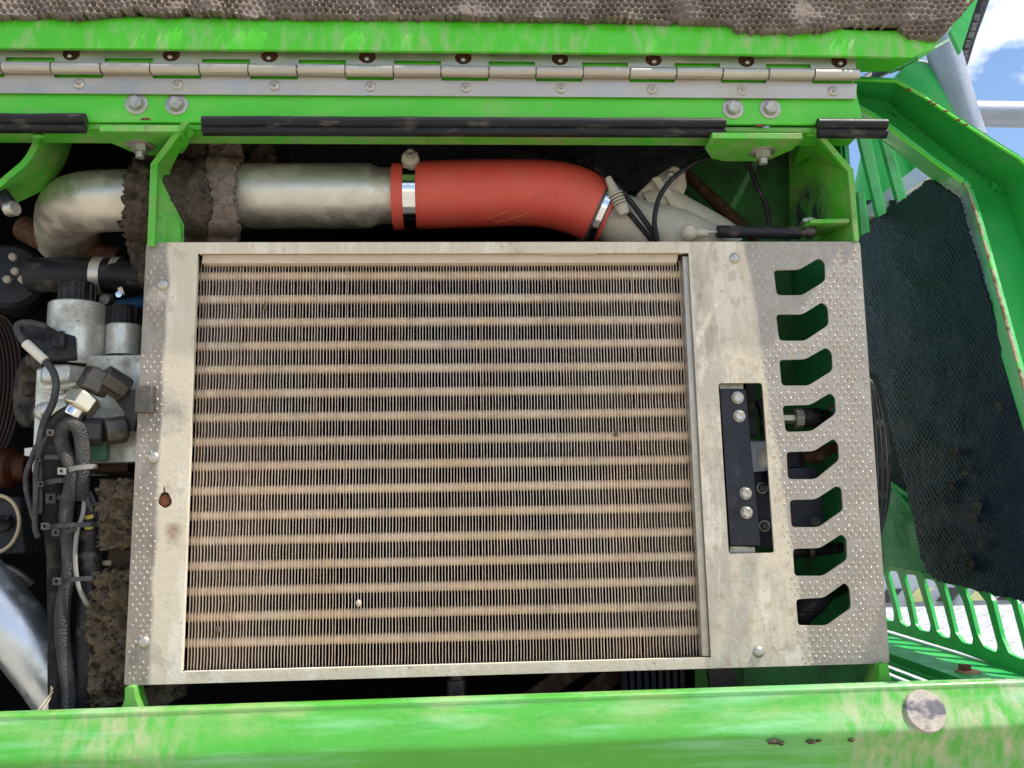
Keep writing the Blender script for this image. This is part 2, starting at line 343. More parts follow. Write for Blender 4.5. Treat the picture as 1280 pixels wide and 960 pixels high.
mat('mesh_dark', (.040, .042, .048), .8, 0, [], [('vor', 240, .002)], var=.3, spec=.25)
mat('galv_tube', (.30, .34, .42), .5, .6, [dict(col=(.44, .46, .50), s=22, lo=.4, hi=.7, a=.6, metal=.5), dict(col=(.22, .20, .18), s=120, lo=.6, hi=.72, a=.5)], [('noise', 90, .0008)], var=.15)
mat('blue_strip', (.20, .28, .38), .5, .3, [dict(col=(.34, .38, .42), s=30, lo=.4, hi=.7, a=.6)], [], var=.15)
mat('bright_tread', (.48, .48, .49), .5, .2, [dict(col=(.35, .32, .28), s=50, lo=.6, hi=.8, a=.6)], [], var=.1)
mat('concrete', (.42, .37, .29), .9, 0, [dict(col=(.24, .22, .2), s=2, lo=.45, hi=.7, a=.6)], [('noise', 30, .004)], var=.15, vs=3)
mat('wall_grey', (.38, .42, .48), .7, 0, [], [], var=.08)
mat('blue_paint', (.03, .16, .42), .5, 0, [], [], var=.15)
mat('pale_yellow', (.62, .60, .28), .6, 0, [], [], var=.1)
mat('yellow_paint', (.40, .31, .03), .6, 0, [], [], var=.1)
mat('amber', (.045, .013, .005), .45, .4, [], [], var=.3, spec=.25)
mat('cream', (.45, .38, .24), .6, 0, [], [], var=.1)
mat('copper_nut', (.55, .25, .14), .6, .3, [], [], var=.2)
mat('white_sleeve', (.62, .57, .48), .6, 0, [dict(col=(.3, .26, .2), s=150, lo=.55, hi=.7, a=.6)], [], var=.1)
mat('label_metal', (.32, .34, .38), .5, .4, [], [], var=.1)
mat('teal_cap', (.10, .26, .17), .5, 0, [], [], var=.1)
mat('red_wire', (.6, .03, .04), .4); mat('teal_wire', (.05, .45, .42), .4)
mat('cap_face', (.40, .35, .30), .55, .3, [dict(col=(.07, .07, .10), s=26, lo=.5, hi=.6, a=.85, rough=.5, st=(1, 1, 1.6)), dict(col=(.6, .54, .46), s=70, lo=.5, hi=.7, a=.6)], [('noise', 90, .001)], var=.15)

# shared small hardware ---------------------------------------------------
def meshdata(name, mb, mat_, ang=38):
    bm = mb.bm; bmesh.ops.recalc_face_normals(bm, faces=bm.faces)
    me = bpy.data.meshes.new(name); bm.to_mesh(me); bm.free()
    for p in me.polygons: p.use_smooth = True
    me.set_sharp_from_angle(angle=math.radians(ang)); me.materials.append(MATS[mat_]); return me
def hexpts(r, z): return [(r*math.cos(PI/3*k), r*math.sin(PI/3*k), z) for k in range(6)]
def hex_mb(flange=True):
    m = MB()
    m.prism(hexpts(1, 0), (0, 0, .55)); m.lathe((0, 0, .55), (0, 0, 1), [(0, .86), (.14, .74), (.15, .3), (.12, .25)], 20)
    if flange: m.lathe((0, 0, 0), (0, 0, 1), [(-.02, 1.12), (.1, 1.08)], 24)
    return m
HEX = meshdata('bolt', hex_mb(), 'zinc'); HEXD = meshdata('dark_bolt', hex_mb(), 'fitting')
WASH = meshdata('washer', MB().lathe((0, 0, 0), (0, 0, 1), [(0, 1), (.10, 1), (.14, .94), (.14, .3)], 28), 'zinc')
NUTM = meshdata('nut', MB().prism(hexpts(1, 0), (0, 0, .8)).lathe((0, 0, .8), (0, 0, 1), [(0, .82), (.1, .55), (.75, .52), (.8, .42)], 18), 'zinc')
RIV = meshdata('rivet', MB().lathe((0, 0, 0), (0, 0, 1), [(0, 1), (.12, .98), (.3, .80), (.38, .55), (.38, .42), (.2, .3), (.2, .22), (.45, .18), (.5, .05)], 24), 'steel_hinge')
DOME = meshdata('bolt_head', MB().lathe((0, 0, 0), (0, 0, 1), [(0, 1), (.15, .97), (.38, .78), (.5, .45), (.52, .1)], 24), 'zinc')
FRONT = Vector((0, -1, 0)); DOWN = Vector((0, 0, -1))
def put(me, parent, p, ax, r, name='bolt', spin=None, mat_=None):
    o = bpy.data.objects.new(name, me); COL.objects.link(o); o.parent = parent
    q = Vector(ax).to_track_quat('Z', 'Y'); s = spin if spin is not None else random.uniform(0, PI)
    o.rotation_mode = 'QUATERNION'; o.rotation_quaternion = q @ Matrix.Rotation(s, 4, 'Z').to_quaternion()
    o.scale = (r, r, r); o.location = Vector(p)-wloc(parent); return o
def bolt(parent, px, py, Y, rpx, wash=None, me=None, ax=FRONT):
    p = P(px, py, Y); k = S(Y)
    b = put(me or HEX, parent, p+Vector(ax)*(.0018 if wash else 0), ax, rpx*k)
    if wash:
        wsh = bpy.data.objects.new('washer', WASH); COL.objects.link(wsh); wsh.parent = b
        s = wash/rpx; wsh.scale = (s, s, s*.8); wsh.location = (0, 0, -.0018/(rpx*k)); 
    return b

def inside(x, y, poly):
    c = False; n = len(poly); j = n-1
    for i in range(n):
        xi, yi = poly[i]; xj, yj = poly[j]
        if (yi > y) != (yj > y) and x < (xj-xi)*(y-yi)/(yj-yi)+xi: c = not c
        j = i
    return c
def foam_mb(poly, Yf, cell=2.2, amp=.006, big=18., fine=0., wpx=6., wamp=0., jag=3., th=.012, seed=0., dv=(0, -1, 0)):
    """a crumpled foam sheet: fine grid clipped to an outline with torn rims, displaced towards the viewer"""
    dv = Vector(dv); bm = bmesh.new(); xs = [p[0] for p in poly]; ys = [p[1] for p in poly]
    x0, x1, y0, y1 = min(xs)-jag, max(xs)+jag, min(ys)-jag, max(ys)+jag
    nx = int((x1-x0)/cell)+1; ny = int((y1-y0)/cell)+1; vs = {}
    def vert(i, j):
        if (i, j) in vs: return vs[(i, j)]
        x = x0+i*cell; y = y0+j*cell
        Y = Yf(x, y); d = noise.fractal(Vector((x/big/3, y/big/3, seed)), .8, 2.1, 5)*amp
        if fine: d += noise.noise(Vector((x/3.1, y/3.1, seed+9)))*fine
        if wamp:
            x_ = x+2.2*noise.noise(Vector((x/26, y/26, seed+1))); y_ = y+2.2*noise.noise(Vector((x/26, y/26, seed+2))); row = round(y_/(wpx*.8)); ph = (row % 2)*.5
            fx = ((x_/wpx+ph) % 1)-.5; fy = (y_/(wpx*.8))-row; q = (fx*fx+fy*fy)*4
            d += wamp*max(0, 1-q)*(.6+.75*noise.noise(Vector((x/30, y/30, seed+3)))+.3*noise.noise(Vector((x/6, y/6, seed+4))))
        v = bm.verts.new(P(x, y, Y)+dv*d); vs[(i, j)] = v; return v
    for i in range(nx):
        for j in range(ny):
            x = x0+(i+.5)*cell; y = y0+(j+.5)*cell
            dx = noise.noise(Vector((x/7, y/7, seed+20)))*jag*1.6+noise.noise(Vector((x/2.5, y/2.5, seed+20)))*jag; dy = noise.noise(Vector((x/7, y/7, seed+50)))*jag*1.6
            if inside(x+dx, y+dy, poly): bm.faces.new([vert(i, j), vert(i, j+1), vert(i+1, j+1), vert(i+1, j)])
    if th:
        r = bmesh.ops.extrude_face_region(bm, geom=bm.faces[:])
        # keep the original as the front face, push the copy back
        nv = [g for g in r['geom'] if isinstance(g, bmesh.types.BMVert)]
        bmesh.ops.translate(bm, verts=nv, vec=-dv*th)
    m = MB(); m.bm.free(); m.bm = bm; return m

# ------------------------------------------------------------------ ground
g = MB(); g.box((-60, -60, -.3), (60, 60, 0)); tag(build('bounce_ground', g, 'concrete'), kind='structure')  # unseen sheet, added to bounce warm light up onto the machine

# ------------------------------------------------------------------ compartment shell
X0, X1 = -1.35, .52
rail_z = P(640, 168, -.03).z; roof_z = rail_z+.17
t = thing('compartment_shell', 'dark shell added to block light behind the pipes and guard, green on its right', 'machine body', (-.2, .4, P(0, 895, 0).z-.25))
zb0 = P(640, 900, 0).z-.22
build('light_block_back', MB().box((X0, .62, zb0), (X1, .64, roof_z)), 'void', t)  # near-black panels added to keep light out and leave the inside dark
build('light_block_roof', MB().box((X0, -.022, roof_z), (X1, .66, roof_z+.02)), 'void', t)
build('light_block_floor', MB().box((X0, .03, zb0-.02), (X1, .66, zb0)), 'void', t)
build('sun_block_base', MB().box((X0, .0, .02), (.72, 1.2, zb0-.03)), 'green_dark', t)  # unseen block added to stop sun from behind and cast shadow in front
build('light_block_header', MB().box((X0, -.020, rail_z+.05), (.50, -.016, roof_z)), 'void', t)
build('light_block_left', MB().box((X0-.02, -.02, zb0), (X0, .66, roof_z)), 'void', t)
pw = MB(); pw.plate([(720, 160, .26), (986, 165, .19), (1000, 905, .19), (870, 905, .19), (860, 400, .22), (720, 330, .26)], .004)
build('green_partition', pw, 'green_dark', t)
pw = MB(); pw.prism([P(986, 168, .188), (.524, .03, roof_z-.02), (.524, .03, zb0), P(1000, 905, .188)], (.006, .006, 0))
build('side_partition', pw, 'green_inner', t)
pw = MB(); pw.prism([(.530, .03, roof_z), (.530, .62, roof_z), (.530, .62, zb0), (.530, .03, zb0)], (.006, 0, 0))
build('outer_side_panel', pw, 'green_inner', t)
tag(build('perforated_lining', foam_mb([(300, 176), (345, 176), (600, 176), (900, 178), (812, 235), (700, 265), (300, 260)], lambda x, y: .185, 2.2, .012, 20, 0, 7, .003, 4), 'mesh_dark'), 'black dimpled lining hanging at the back above the red hose', 'lining')

# ------------------------------------------------------------------ radiator core
t = thing('radiator_core', 'tan dusty radiator core with upright fins in the guard window', 'radiator', P(560, 838, .03))
Yc = .022
def LX(y, L0=(247, 318), L1=(228, 838)): return L0[0]+(L1[0]-L0[0])*(y-L0[1])/(L1[1]-L0[1])
zt, zbm = P(550, 326, Yc).z, P(550, 832, Yc).z
xl, xr = P(250, 320, Yc).x, P(851, 320, Yc).x
xl = (P(250, 320, Yc).x+P(232, 838, Yc).x)/2; xr = (P(852, 320, Yc).x+P(879, 822, Yc).x)/2
NF = 164
zts = [P(260, y, Yc+.008).z for y in (346, 803)]
NT = 16; tz = [zts[0]+(zts[1]-zts[0])*i/(NT-1) for i in range(NT)]
pz = abs(tz[1]-tz[0])
finmesh = []
NV = 7
for vno in range(NV):
    m = MB(); h = zt-zbm; nseg = 96; ring = None; amp = -.0005+.0010*vno/(NV-1)
    for i in range(nseg+1):
        z = h*i/nseg; zz = zbm+z; ph = (zz-tz[0])/pz*2*PI
        dx = amp*(1-math.cos(ph))*.5+.0003*noise.noise(Vector((vno*.5, z*30, 0)))
        wd = .00040+.00010*noise.noise(Vector((vno*9.1, z*60, 5)))
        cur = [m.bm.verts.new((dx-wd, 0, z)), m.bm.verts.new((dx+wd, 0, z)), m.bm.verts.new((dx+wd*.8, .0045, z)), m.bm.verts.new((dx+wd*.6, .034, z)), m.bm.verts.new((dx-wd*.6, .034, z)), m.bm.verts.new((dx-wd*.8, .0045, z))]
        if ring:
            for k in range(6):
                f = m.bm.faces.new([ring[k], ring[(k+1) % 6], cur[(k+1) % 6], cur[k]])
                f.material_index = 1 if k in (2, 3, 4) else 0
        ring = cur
    me_ = meshdata('fin', m, 'fin', 60); me_.materials.append(MATS['fin_gap_shade']); finmesh.append(me_)
for i in range(NF):
    x = xl+(xr-xl)*(i+.5)/NF
    q = .5+.85*noise.noise(Vector((i*.07, 3.3, 0)))+(.35 if i < 25 else 0)*(1-i/25)+random.gauss(0, .07)
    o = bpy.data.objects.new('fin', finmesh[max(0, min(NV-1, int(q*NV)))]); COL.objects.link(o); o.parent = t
    o.location = Vector((x+random.gauss(0, .00010), Yc+random.gauss(0, .0003), zbm))-wloc(t)
    o.rotation_euler = (0, random.gauss(0, .0004), .17*noise.noise(Vector((i*.055, 8.8, 0)))+.07*noise.noise(Vector((i*.31, 1.8, 0)))+random.gauss(0, .02))
tm = MB(); hh = .0062
prof = [(-hh, .012), (-hh, .004), (-hh*.6, .0008), (0, 0), (hh*.6, .0008), (hh, .004), (hh, .012)]
L_ = xr-xl+.006
prev = None
vs_ = []
for xx in [L_*k/24 for k in range(25)]:
    vs_.append([tm.bm.verts.new((xx, y+.028*(1 if False else 0), z)) for z, y in prof])
for a, b in zip(vs_, vs_[1:]):
    for k in range(len(prof)-1): tm.bm.faces.new([a[k], a[k+1], b[k+1], b[k]])
    tm.bm.faces.new([a[-1], a[0], b[0], b[-1]])
tme = meshdata('core_tube', tm, 'core_tube', 60)
for i in range(NT):
    o = bpy.data.objects.new('core_tube', tme); COL.objects.link(o); o.parent = t
    o.location = Vector((xl-.003, Yc+.0022, tz[i]))-wloc(t)
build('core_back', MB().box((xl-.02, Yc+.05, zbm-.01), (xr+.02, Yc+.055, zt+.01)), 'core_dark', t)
m = MB(); m.pprism([(253, 318), (848, 317), (846, 328), (252, 329)], .010, .03)
build('header_bar', m, 'pale_strip', t, bev=.0008)
build('bottom_bar', MB().box((xl-.01, Yc-.002, zbm-.012), (xr+.012, Yc+.04, zbm+.001)), 'blue_strip', t)
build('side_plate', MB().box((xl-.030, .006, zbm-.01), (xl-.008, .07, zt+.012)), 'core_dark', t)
m = MB(); m.prism([P(853, 320, .006), P(862, 320, .006), P(888, 821, .006), P(878, 821, .006)], (0, .04, 0))
build('side_channel', m, 'steel_hinge', t, bev=.001)
m = MB(); m.pprism([(680, 316), (746, 315.5), (746, 318), (680, 318.5)], .004, .003); build('white_tape', m, 'pale_strip', t)
for (bx, by) in ((331, 384), (449, 754), (272, 787), (770, 541)):
    m = MB(); m.blob(P(bx, by, Yc-.001), .0032, 2, .6, (1, .6, 1.3)); build('trapped_debris', m, 'foam_crumb' if bx != 449 else 'pale_strip', t)

# ------------------------------------------------------------------ guard plate
t = thing('guard_plate', 'dusty galvanised guard plate with angled slots around the radiator', 'guard plate', P(640, 857, 0))
outer = fillet([(183, 303), (1075, 302), (1112, 829), (155, 857)], 5)
win = [(247, 317), (861, 316), (889, 822), (226.5, 840)]
slot = fillet([(898, 479), (953, 478.5), (968, 691), (911, 692.5)], 4)
hl = [[(967,338),(999,337),(1024,322.5),(1031,328),(1032,350.6),(1002.5,369),(971,369)],
 [(970,393),(1003,393),(1027.5,377.5),(1035,384),(1036,406),(1006,426),(974,426)],
 [(974,450),(1006.7,449),(1033,434),(1040,441),(1041,463),(1010.7,482),(977,482)],
 [(978,507),(1013,506),(1038,491),(1044,497),(1045,517),(1015,539),(982,540)],
 [(983,565),(1017,564),(1042,548),(1048,555),(1049,575),(1020,599),(985,599)],
 [(987,625),(1020,624),(1045,607.5),(1052,610),(1054,637.5),(1024,659),(989.5,659)],
 [(991,686),(1025,685),(1052,667.5),(1058,673),(1059,699.6),(1029.6,720),(993,720)],
 [(995,749),(1030,747),(1056,728),(1062,735),(1064,760),(1034,782),(997.5,782)]]
hl = [fillet(h, 5) for h in hl]
rh = [(206+8.5*math.cos(a)*(1+.12*math.sin(3*a)), 625+10*math.sin(a)) for a in [2*PI*k/18 for k in range(18)]]
m = MB(); m.pprism(outer, 0, .003, [win, slot, rh]+hl)
build('plate', m, 'galv', t, bev=.0007)
# folded returns of the plate
m = MB(); A = [P(157, 856, .003), P(1111, 828, .003)]
m.prism([P(159, 855, .0032), P(1109, 827.5, .0032), P(1109, 826, .0032), P(159, 853.5, .0032)], (0, .035, 0))
m.prism([P(186, 305, .0032), P(1073, 304.5, .0032), P(1073, 306, .0032), P(186, 306.5, .0032)], (0, .035, 0))
m.prism([P(185, 306, .0032), P(187, 306, .0032), P(160, 853, .0032), P(158, 853, .0032)], (0, .03, 0))
m.prism([P(1071, 306, .0032), P(1073, 306, .0032), P(1110, 827, .0032), P(1108, 827, .0032)], (0, .03, 0))
build('folded_rim', m, 'galv', t)
m = MB(); 
for a_, b_ in (((247, 317), (861, 316)), ((226.5, 840), (889, 822))):
    sgn = 1 if a_[1] < 400 else -1
    m.prism([P(a_[0], a_[1]-1.2*sgn, .0032), P(b_[0], b_[1]-1.2*sgn, .0032), P(b_[0], b_[1]-2.6*sgn, .0032), P(a_[0], a_[1]-2.6*sgn, .0032)], (0, .014, 0))
m.prism([P(245, 317, .0032), P(243, 317, .0032), P(223, 840, .0032), P(225, 840, .0032)], (0, .014, 0))
build('window_rim', m, 'galv', t)
# raised tread bumps
m = MB(); cnt = 0
def linex(a, b, y): return a[0]+(b[0]-a[0])*(y-a[1])/(b[1]-a[1])
rngb = random.Random(3)
holes_all = hl+[slot, rh]
def near_hole(x, y):
    for h in holes_all:
        for dx, dy in ((0, 0), (4, 0), (-4, 0), (0, 4), (0, -4)):
            if inside(x+dx, y+dy, h): return True
    return False
row = 0; y = 307.0
while y < 850:
    x = 157+(row % 2)*4.2
    while x < 1110:
        lx = linex((183, 303), (155, 857), y)+3; rx = linex((1075, 302), (1112, 829), y)-3
        dl = linex((212, 303), (184, 857), y); dr = linex((930, 303), (1004, 857), y)
        by = 857+(829-857)*(x-155)/(957)-3
        if lx < x < rx and y < by and (x < dl+2 or x > dr) and not near_hole(x, y):
            if rngb.random() < (.95 if x > dr else .8):
                xx = x+rngb.uniform(-.9, .9); yy = y+rngb.uniform(-.9, .9); c = P(xx, yy, 0)
                fade = min(1, (x-dr)/20+.3) if x > dr else .6
                a = rngb.choice((-.5, .35, .2))+rngb.uniform(-.3, .3); lw = rngb.uniform(.0012, .0017); ll = lw*rngb.uniform(1.25, 1.8); hgt = rngb.uniform(.0008, .0013)*fade
                U = Vector((math.cos(a), 0, math.sin(a))); W = Vector((-math.sin(a), 0, math.cos(a)))
                base = [m.bm.verts.new(c+U*lw*math.cos(q)+W*ll*math.sin(q)+Vector((0, .0003, 0))) for q in [2*PI*k/8 for k in range(8)]]
                mid = [m.bm.verts.new(c+(U*lw*math.cos(q)+W*ll*math.sin(q))*.6+Vector((0, -hgt*.75, 0))) for q in [2*PI*k/8 for k in range(8)]]
                top = m.bm.verts.new(c+Vector((0, -hgt, 0)))
                for k in range(8):
                    l = (k+1) % 8; m.bm.faces.new([base[k], base[l], mid[l], mid[k]]); m.bm.faces.new([mid[k], mid[l], top])
        x += 9.0
    y += 6.6; row += 1
build('tread_bumps', m, 'tread', t, ang=80, kind='stuff')
for px, py, r in ((204, 356, 7.2), (192, 572, 7.2), (180, 803, 7.5), (918, 323, 7), (948, 815, 7.2)):
    o = put(DOME, t, P(px, py, 0), FRONT, r*S(), 'bolt')
# rusty bolt inside the torn hole and the crack above
m = MB(); m.lathe(P(206, 626, .009), FRONT, [(0, .0085), (.003, .0085), (.005, .006), (.0055, .002)], 14); build('rusty_bolt', m, 'rust', t)
m = MB(); m.pprism([(205, 608), (205.8, 608), (207, 616), (204.4, 616)], -.0004, .0003); build('crack', m, 'rust_hole', t)
# clamp block hooked over the left edge
m = MB(); m.pprism([(169.5, 481.5), (190, 482), (190, 516), (168, 515)], -.012, .022); build('clamp_block', m, 'fitting', t, bev=.001)

# bracket with four bolts in the plate's opening
t = thing('mounting_bar', 'black flat bar with four bright bolts in the upright opening', 'bracket', P(925, 690, .012))
m = MB(); m.pprism([(900, 486), (932, 486), (951, 683), (913, 682)], .010, .006); build('bar', m, 'black_steel', t, bev=.001)
for px, py in ((922, 497), (924, 520), (932, 616.5), (933, 640.5)): bolt(t, px, py, .010, 7.2)
m = MB(); m.pprism([(913, 683), (943, 684), (944, 691), (912, 691)], .018, .005); build('backing_tab', m, 'zinc', t)
m = MB(); m.pprism([(899, 480), (929, 479), (929, 486), (900, 486)], .018, .005); build('backing_tab', m, 'zinc', t)
t = thing('controller_bracket', 'grey slotted label plate and black bracket behind the bolted black bar', 'bracket', P(950, 690, .05))
m = MB(); teeth = [(938, 551)]
for k in range(5): teeth += [(939+k*4, 551), (940.5+k*4, 554), (941.5+k*4, 551)]
m.pprism(teeth+[(961, 551), (963, 588), (940, 590)], .045, .004); build('label_plate', m, 'label_metal', t)
m = MB(); m.pprism([(948, 563), (958, 563), (959, 583), (948, 583)], .044, .0008); build('raised_panel', m, 'zinc', t)
m = MB(); m.pprism([(930, 590), (972, 588), (976, 684), (940, 684)], .052, .02); build('block', m, 'black_steel', t, bev=.001)
m = MB(); m.pprism([(932, 478), (942, 478), (946, 545), (936, 545)], .06, .02); m.ptube([(948, 500, .07), (954, 520, .07), (956, 548, .07)], 5); build('hose_stub', m, 'black_plastic', t)
for px, py in ((952.5, 610), (955.5, 657.5)): bolt(t, px, py, .052, 5.2, 7.0, HEXD)

# sensor in the fourth slot
t = thing('pressure_sensor', 'black plug sensor with grey ring nut seen through the fourth slot', 'sensor', P(1010, 530, .05))
m = MB(); m.lathe(P(970, 523, .05), (1, 0, 0), [(0, .0075), (.03, .0075)], 6); build('stem', m, 'zinc', t, bev=.0006)
m = MB(); m.lathe(P(992, 523, .05), (1, 0, 0), [(0, .012), (.001, .0145), (.011, .0145), (.012, .013)], 8); build('ring_nut', m, 'zinc', t, bev=.0006)
m = MB(); m.lathe(P(1003, 523, .05), (1, -.03, .05), [(0, .0135), (.022, .0135), (.024, .011), (.036, .010), (.037, .007)], 18); build('body', m, 'black_plastic', t)
for k, (mt, dy) in enumerate((('red_wire', -6), ('teal_wire', -3), ('red_wire', 2), ('teal_wire', 4))):
    m = MB(); m.ptube([(1032, 519+dy*.5, .05), (1038, 517+dy, .045), (1046, 513+dy*1.2, .05), (1056, 515+dy, .06)], 1.0, 6); build('wire', m, mt, t)
# fittings behind slots 5..8
t = thing('valve_bracket', 'black bracket and rusty pipe fitting seen through the fifth slot', 'bracket', P(1010, 600, .06))
m = MB(); m.pprism([(960, 586), (1016, 584), (1022, 590), (1020, 604), (960, 606)], .04, .02); m.pprism([(960, 560), (1004, 560), (1004, 584), (960, 586)], .07, .01); build('bracket', m, 'black_steel', t, bev=.001)
m = MB(); m.ptube([(1004, 572, .06), (1020, 570, .06), (1036, 562, .06), (1050, 560, .06)], 7, 8); m.lathe(P(1016, 572, .06), (1, 0, .25), [(0, .010), (.014, .010)], 6); build('fitting', m, 'brown_rod', t)
t = thing('black_plate', 'black plate with one bolt seen through the sixth slot', 'bracket', P(1005, 660, .05))
m = MB(); m.pprism([(975, 610), (1028, 612), (1030, 670), (978, 668)], .045, .006); build('plate', m, 'black_steel', t, bev=.001)
bolt(t, 1020, 652, .045, 6, None, HEXD)
t = thing('pipe_clip', 'small rusty clip on a dark pipe behind the seventh slot', 'clip', P(1010, 700, .06))
m = MB(); m.ptube([(970, 688, .07), (1000, 690, .07), (1040, 686, .08), (1070, 680, .09)], 7); build('pipe', m, 'black_plastic', t)
m = MB(); m.lathe(P(1010, 690, .07), (1, 0, 0), [(0, .009), (.006, .009)], 14); build('clip', m, 'fitting', t)
m = MB(); m.ptube([(985, 786, .06), (1003, 765, .05), (1018, 752, .05), (1034, 735, .07), (1060, 725, .1)], 15, 16)
q = smooth([(985, 786, .06), (1003, 765, .05), (1018, 752, .05), (1034, 735, .07), (1060, 725, .1)], 8)
for a in q[::3]:
    m.blob(P(*a[:3]), 16.2*S(.06), 2, 0, (1, 1, .28))
tag(build('ribbed_hose', m, 'rubber'), 'black ribbed hose seen through the lowest slot', 'hose')

# ------------------------------------------------------------------ upper rail, hinge, seals
zT = P(640, 60, -.03).z
t = thing('upper_rail', 'bright green upper rail with four washered bolts above the pipes', 'frame rail', P(560, 168, -.03))
m = MB(); m.prism([P(-60, 60, -.03), P(1062, 75, -.03), P(1079, 152, -.03), P(1080, 156, -.03), P(-60, 152, -.03)], (0, .006, 0)); build('face', m, 'green_paint', t, bev=.001)
m = MB(); zu = P(500, 158, -.03).z
m.box((X0+.3, -.027, zu-.004), (P(1079, 160, -.03).x, .018, zu+.003)); build('underside_flange', m, 'green_dusty', t, bev=.001)
for px, py in ((171, 130), (221, 131), (916, 136), (962.5, 136)): bolt(t, px, py, -.03, 9.3, 14.5)
for px, py in ((182, 149), (951, 157)):
    m = MB(); m.pprism([(px-7, py+1), (px-5, py-1.8), (px+5, py-1.8), (px+7, py+1)], -.0306, .001); build('rust_mark', m, 'rust', t)
# welded tabs under the rail: horizontal plates with rounded ears
def tab(xa, xb, yf, name='tab'):
    zc = P((xa+xb)/2, yf, -.045).z; a = P(xa, yf, -.045).x; b = P(xb, yf, -.045).x; m = MB()
    pts = [(a, -.045), (b, -.045), (b, -.01), (b-.018, .022), (b-.035, .03), (a+.035, .03), (a+.018, .022), (a, -.01)]
    m.prism([(x, y, zc-.008) for x, y in pts], (0, 0, .008)); build(name, m, 'green_dusty', t, bev=.001); return zc
zt1 = tab(124, 226, 157); zt2 = tab(890, 1003, 166)
for px, py in ((178, 172), (951, 176)):
    zz = zt1 if px < 500 else zt2; p = P(px, py, 0); p = Vector((p.x, -.005, zz-.008))
    put(WASH, t, p, DOWN, .017, 'washer'); put(NUTM, t, p+Vector((0, 0, -.002)), DOWN, .0105, 'stud')
# weld blobs
for x, y, r in ((47, 170, 7), (233, 152, 6), (1015, 168, 6)):
    m = MB(); m.blob(P(x, y, -.02), r*S(), 2, .3, (1.3, .5, .5)); build('weld', m, 'green_dusty', t)

# gussets
t = thing('left_gusset', 'dusty green gusset plate standing beside the torn foam at left', 'gusset', P(190, 303, .02))
m = MB(); m.plate([(233, 152, -.046), (243, 166, -.030), (226, 186, .0), (213, 213, .03), (213, 245, .03), (221, 264, .03), (230, 281, .03), (230, 308, .03), (190, 308, .0), (192, 206, .0)], .004); build('plate', m, 'green_dusty', t)
m = MB(); m.plate([(229, 150, -.052), (235, 154, -.052), (197, 206, -.006), (193, 308, -.006), (184, 308, -.006), (188, 205, -.006)], .006); build('stiffener', m, 'green_dusty', t)
m = MB(); m.plate(fillet([(199, 268), (222, 268), (232, 280), (232, 308), (197, 308)], 6) and [(p[0], p[1], .012) for p in fillet([(199, 268), (218, 268), (226, 280), (226, 308), (197, 308)], 6)], .005); build('weld_plate', m, 'green_dusty', t)
t = thing('right_gusset', 'green gusset plate with dust runs standing behind the gas strut', 'gusset', P(1068, 303, .02))
xg = P(1066, 300, 0).x
m = MB(); m.plate([(1004, 172, .03), (1020, 165, -.028), (1062, 215, .0), (1069, 303, .0), (988, 303, .13), (986, 192, .13)], .004); build('plate', m, 'gusset_paint', t)
m = MB(); m.plate([(1016, 162, -.034), (1023, 162, -.034), (1067, 212, -.005), (1074, 301, -.005), (1068, 301, -.005), (1060, 215, -.005)], .006); build('edge_flange', m, 'green_dusty', t)
m = MB(); m.plate([(988, 180, .12), (1006, 168, .02), (1024, 170, -.02), (1010, 196, .06), (990, 210, .12)], .003); build('weld_corner', m, 'green_dusty', t)
zz = P(1030, 279, .0).z; m = MB(); m.prism([(P(1005, 279, .02).x, .0, zz), (P(1005, 279, .02).x, .05, zz), (xg-.003, .06, zz), (xg-.003, -.002, zz)], (0, 0, .006)); build('strut_tab', m, 'green_dusty', t, bev=.001)
put(HEX, t, Vector((P(1010, 270, .02).x, .02, zz+.006)), (0, 0, 1), .010)
t = thing('curved_bracket', 'curved green bracket plate under the rail at far left', 'bracket', P(40, 253, .04))
m = MB()
fr = smooth([(49, 170), (47, 184), (36, 203), (18, 219), (-6, 240)], 5); bk = smooth([(93, 170), (88, 186), (79, 208), (60, 234), (20, 254)], 5)
vf = [P(a[0], a[1], .0) for a in fr]; vb = [P(a[0], a[1], .10) for a in bk]
for off in (0,):
    for a, b, c, d in zip(vf, vf[1:], vb, vb[1:]):
        o = Vector((-.008, 0, .004)); v = [m.bm.verts.new(q) for q in (a, b, d, c, a+o, b+o, d+o, c+o)]
        for f in ((0, 1, 2, 3), (7, 6, 5, 4), (0, 4, 5, 1), (3, 2, 6, 7)): m.bm.faces.new([v[i] for i in f])
build('plate', m, 'green_dusty', t)
m = MB(); m.ptube([(-20, 212, .02), (-2, 240, .02), (14, 262, .02)], 11, 8); build('black_arm', m, 'rubber', t)
m = MB(); m.lathe(P(10, 262, .015), (1, -.35, .05), [(0, .010), (.012, .010), (.0125, .008)], 10); build('pin_head', m, 'zinc', t, bev=.0006)

# hinge
t = thing('piano_hinge', 'long steel piano hinge with rivets under the open hood lip', 'hinge', P(560, 98, -.036))
Yh = -.037
kx = [P(5, 87, Yh).x, P(1072, 95, Yh).x]; pitch_ = (kx[1]-kx[0])/18.0
zk = P(560, 90.5, Yh).z
edges_x = [kx[0]+pitch_*k for k in range(-3, 19)]
zleafT = P(560, 56, Yh).z; zleafB = P(560, 119, Yh).z
def leaf(up):
    pts = []; zi = zk+(.003 if up else -.003); zn = zk+(.0170 if up else -.0105); zo = zleafT if up else zleafB
    for k in range(len(edges_x)-1):
        a, b = edges_x[k], edges_x[k+1]; own = ((k-3) % 2 == 1) == up
        z = zi if own else zn
        pts += [(a+.0006, Yh+.002, z), (b-.0006, Yh+.002, z)]
    a, b = edges_x[0], edges_x[-1]-(0 if up else .004)
    return pts, [(b, Yh+.002, zo), (a, Yh+.002, zo)]
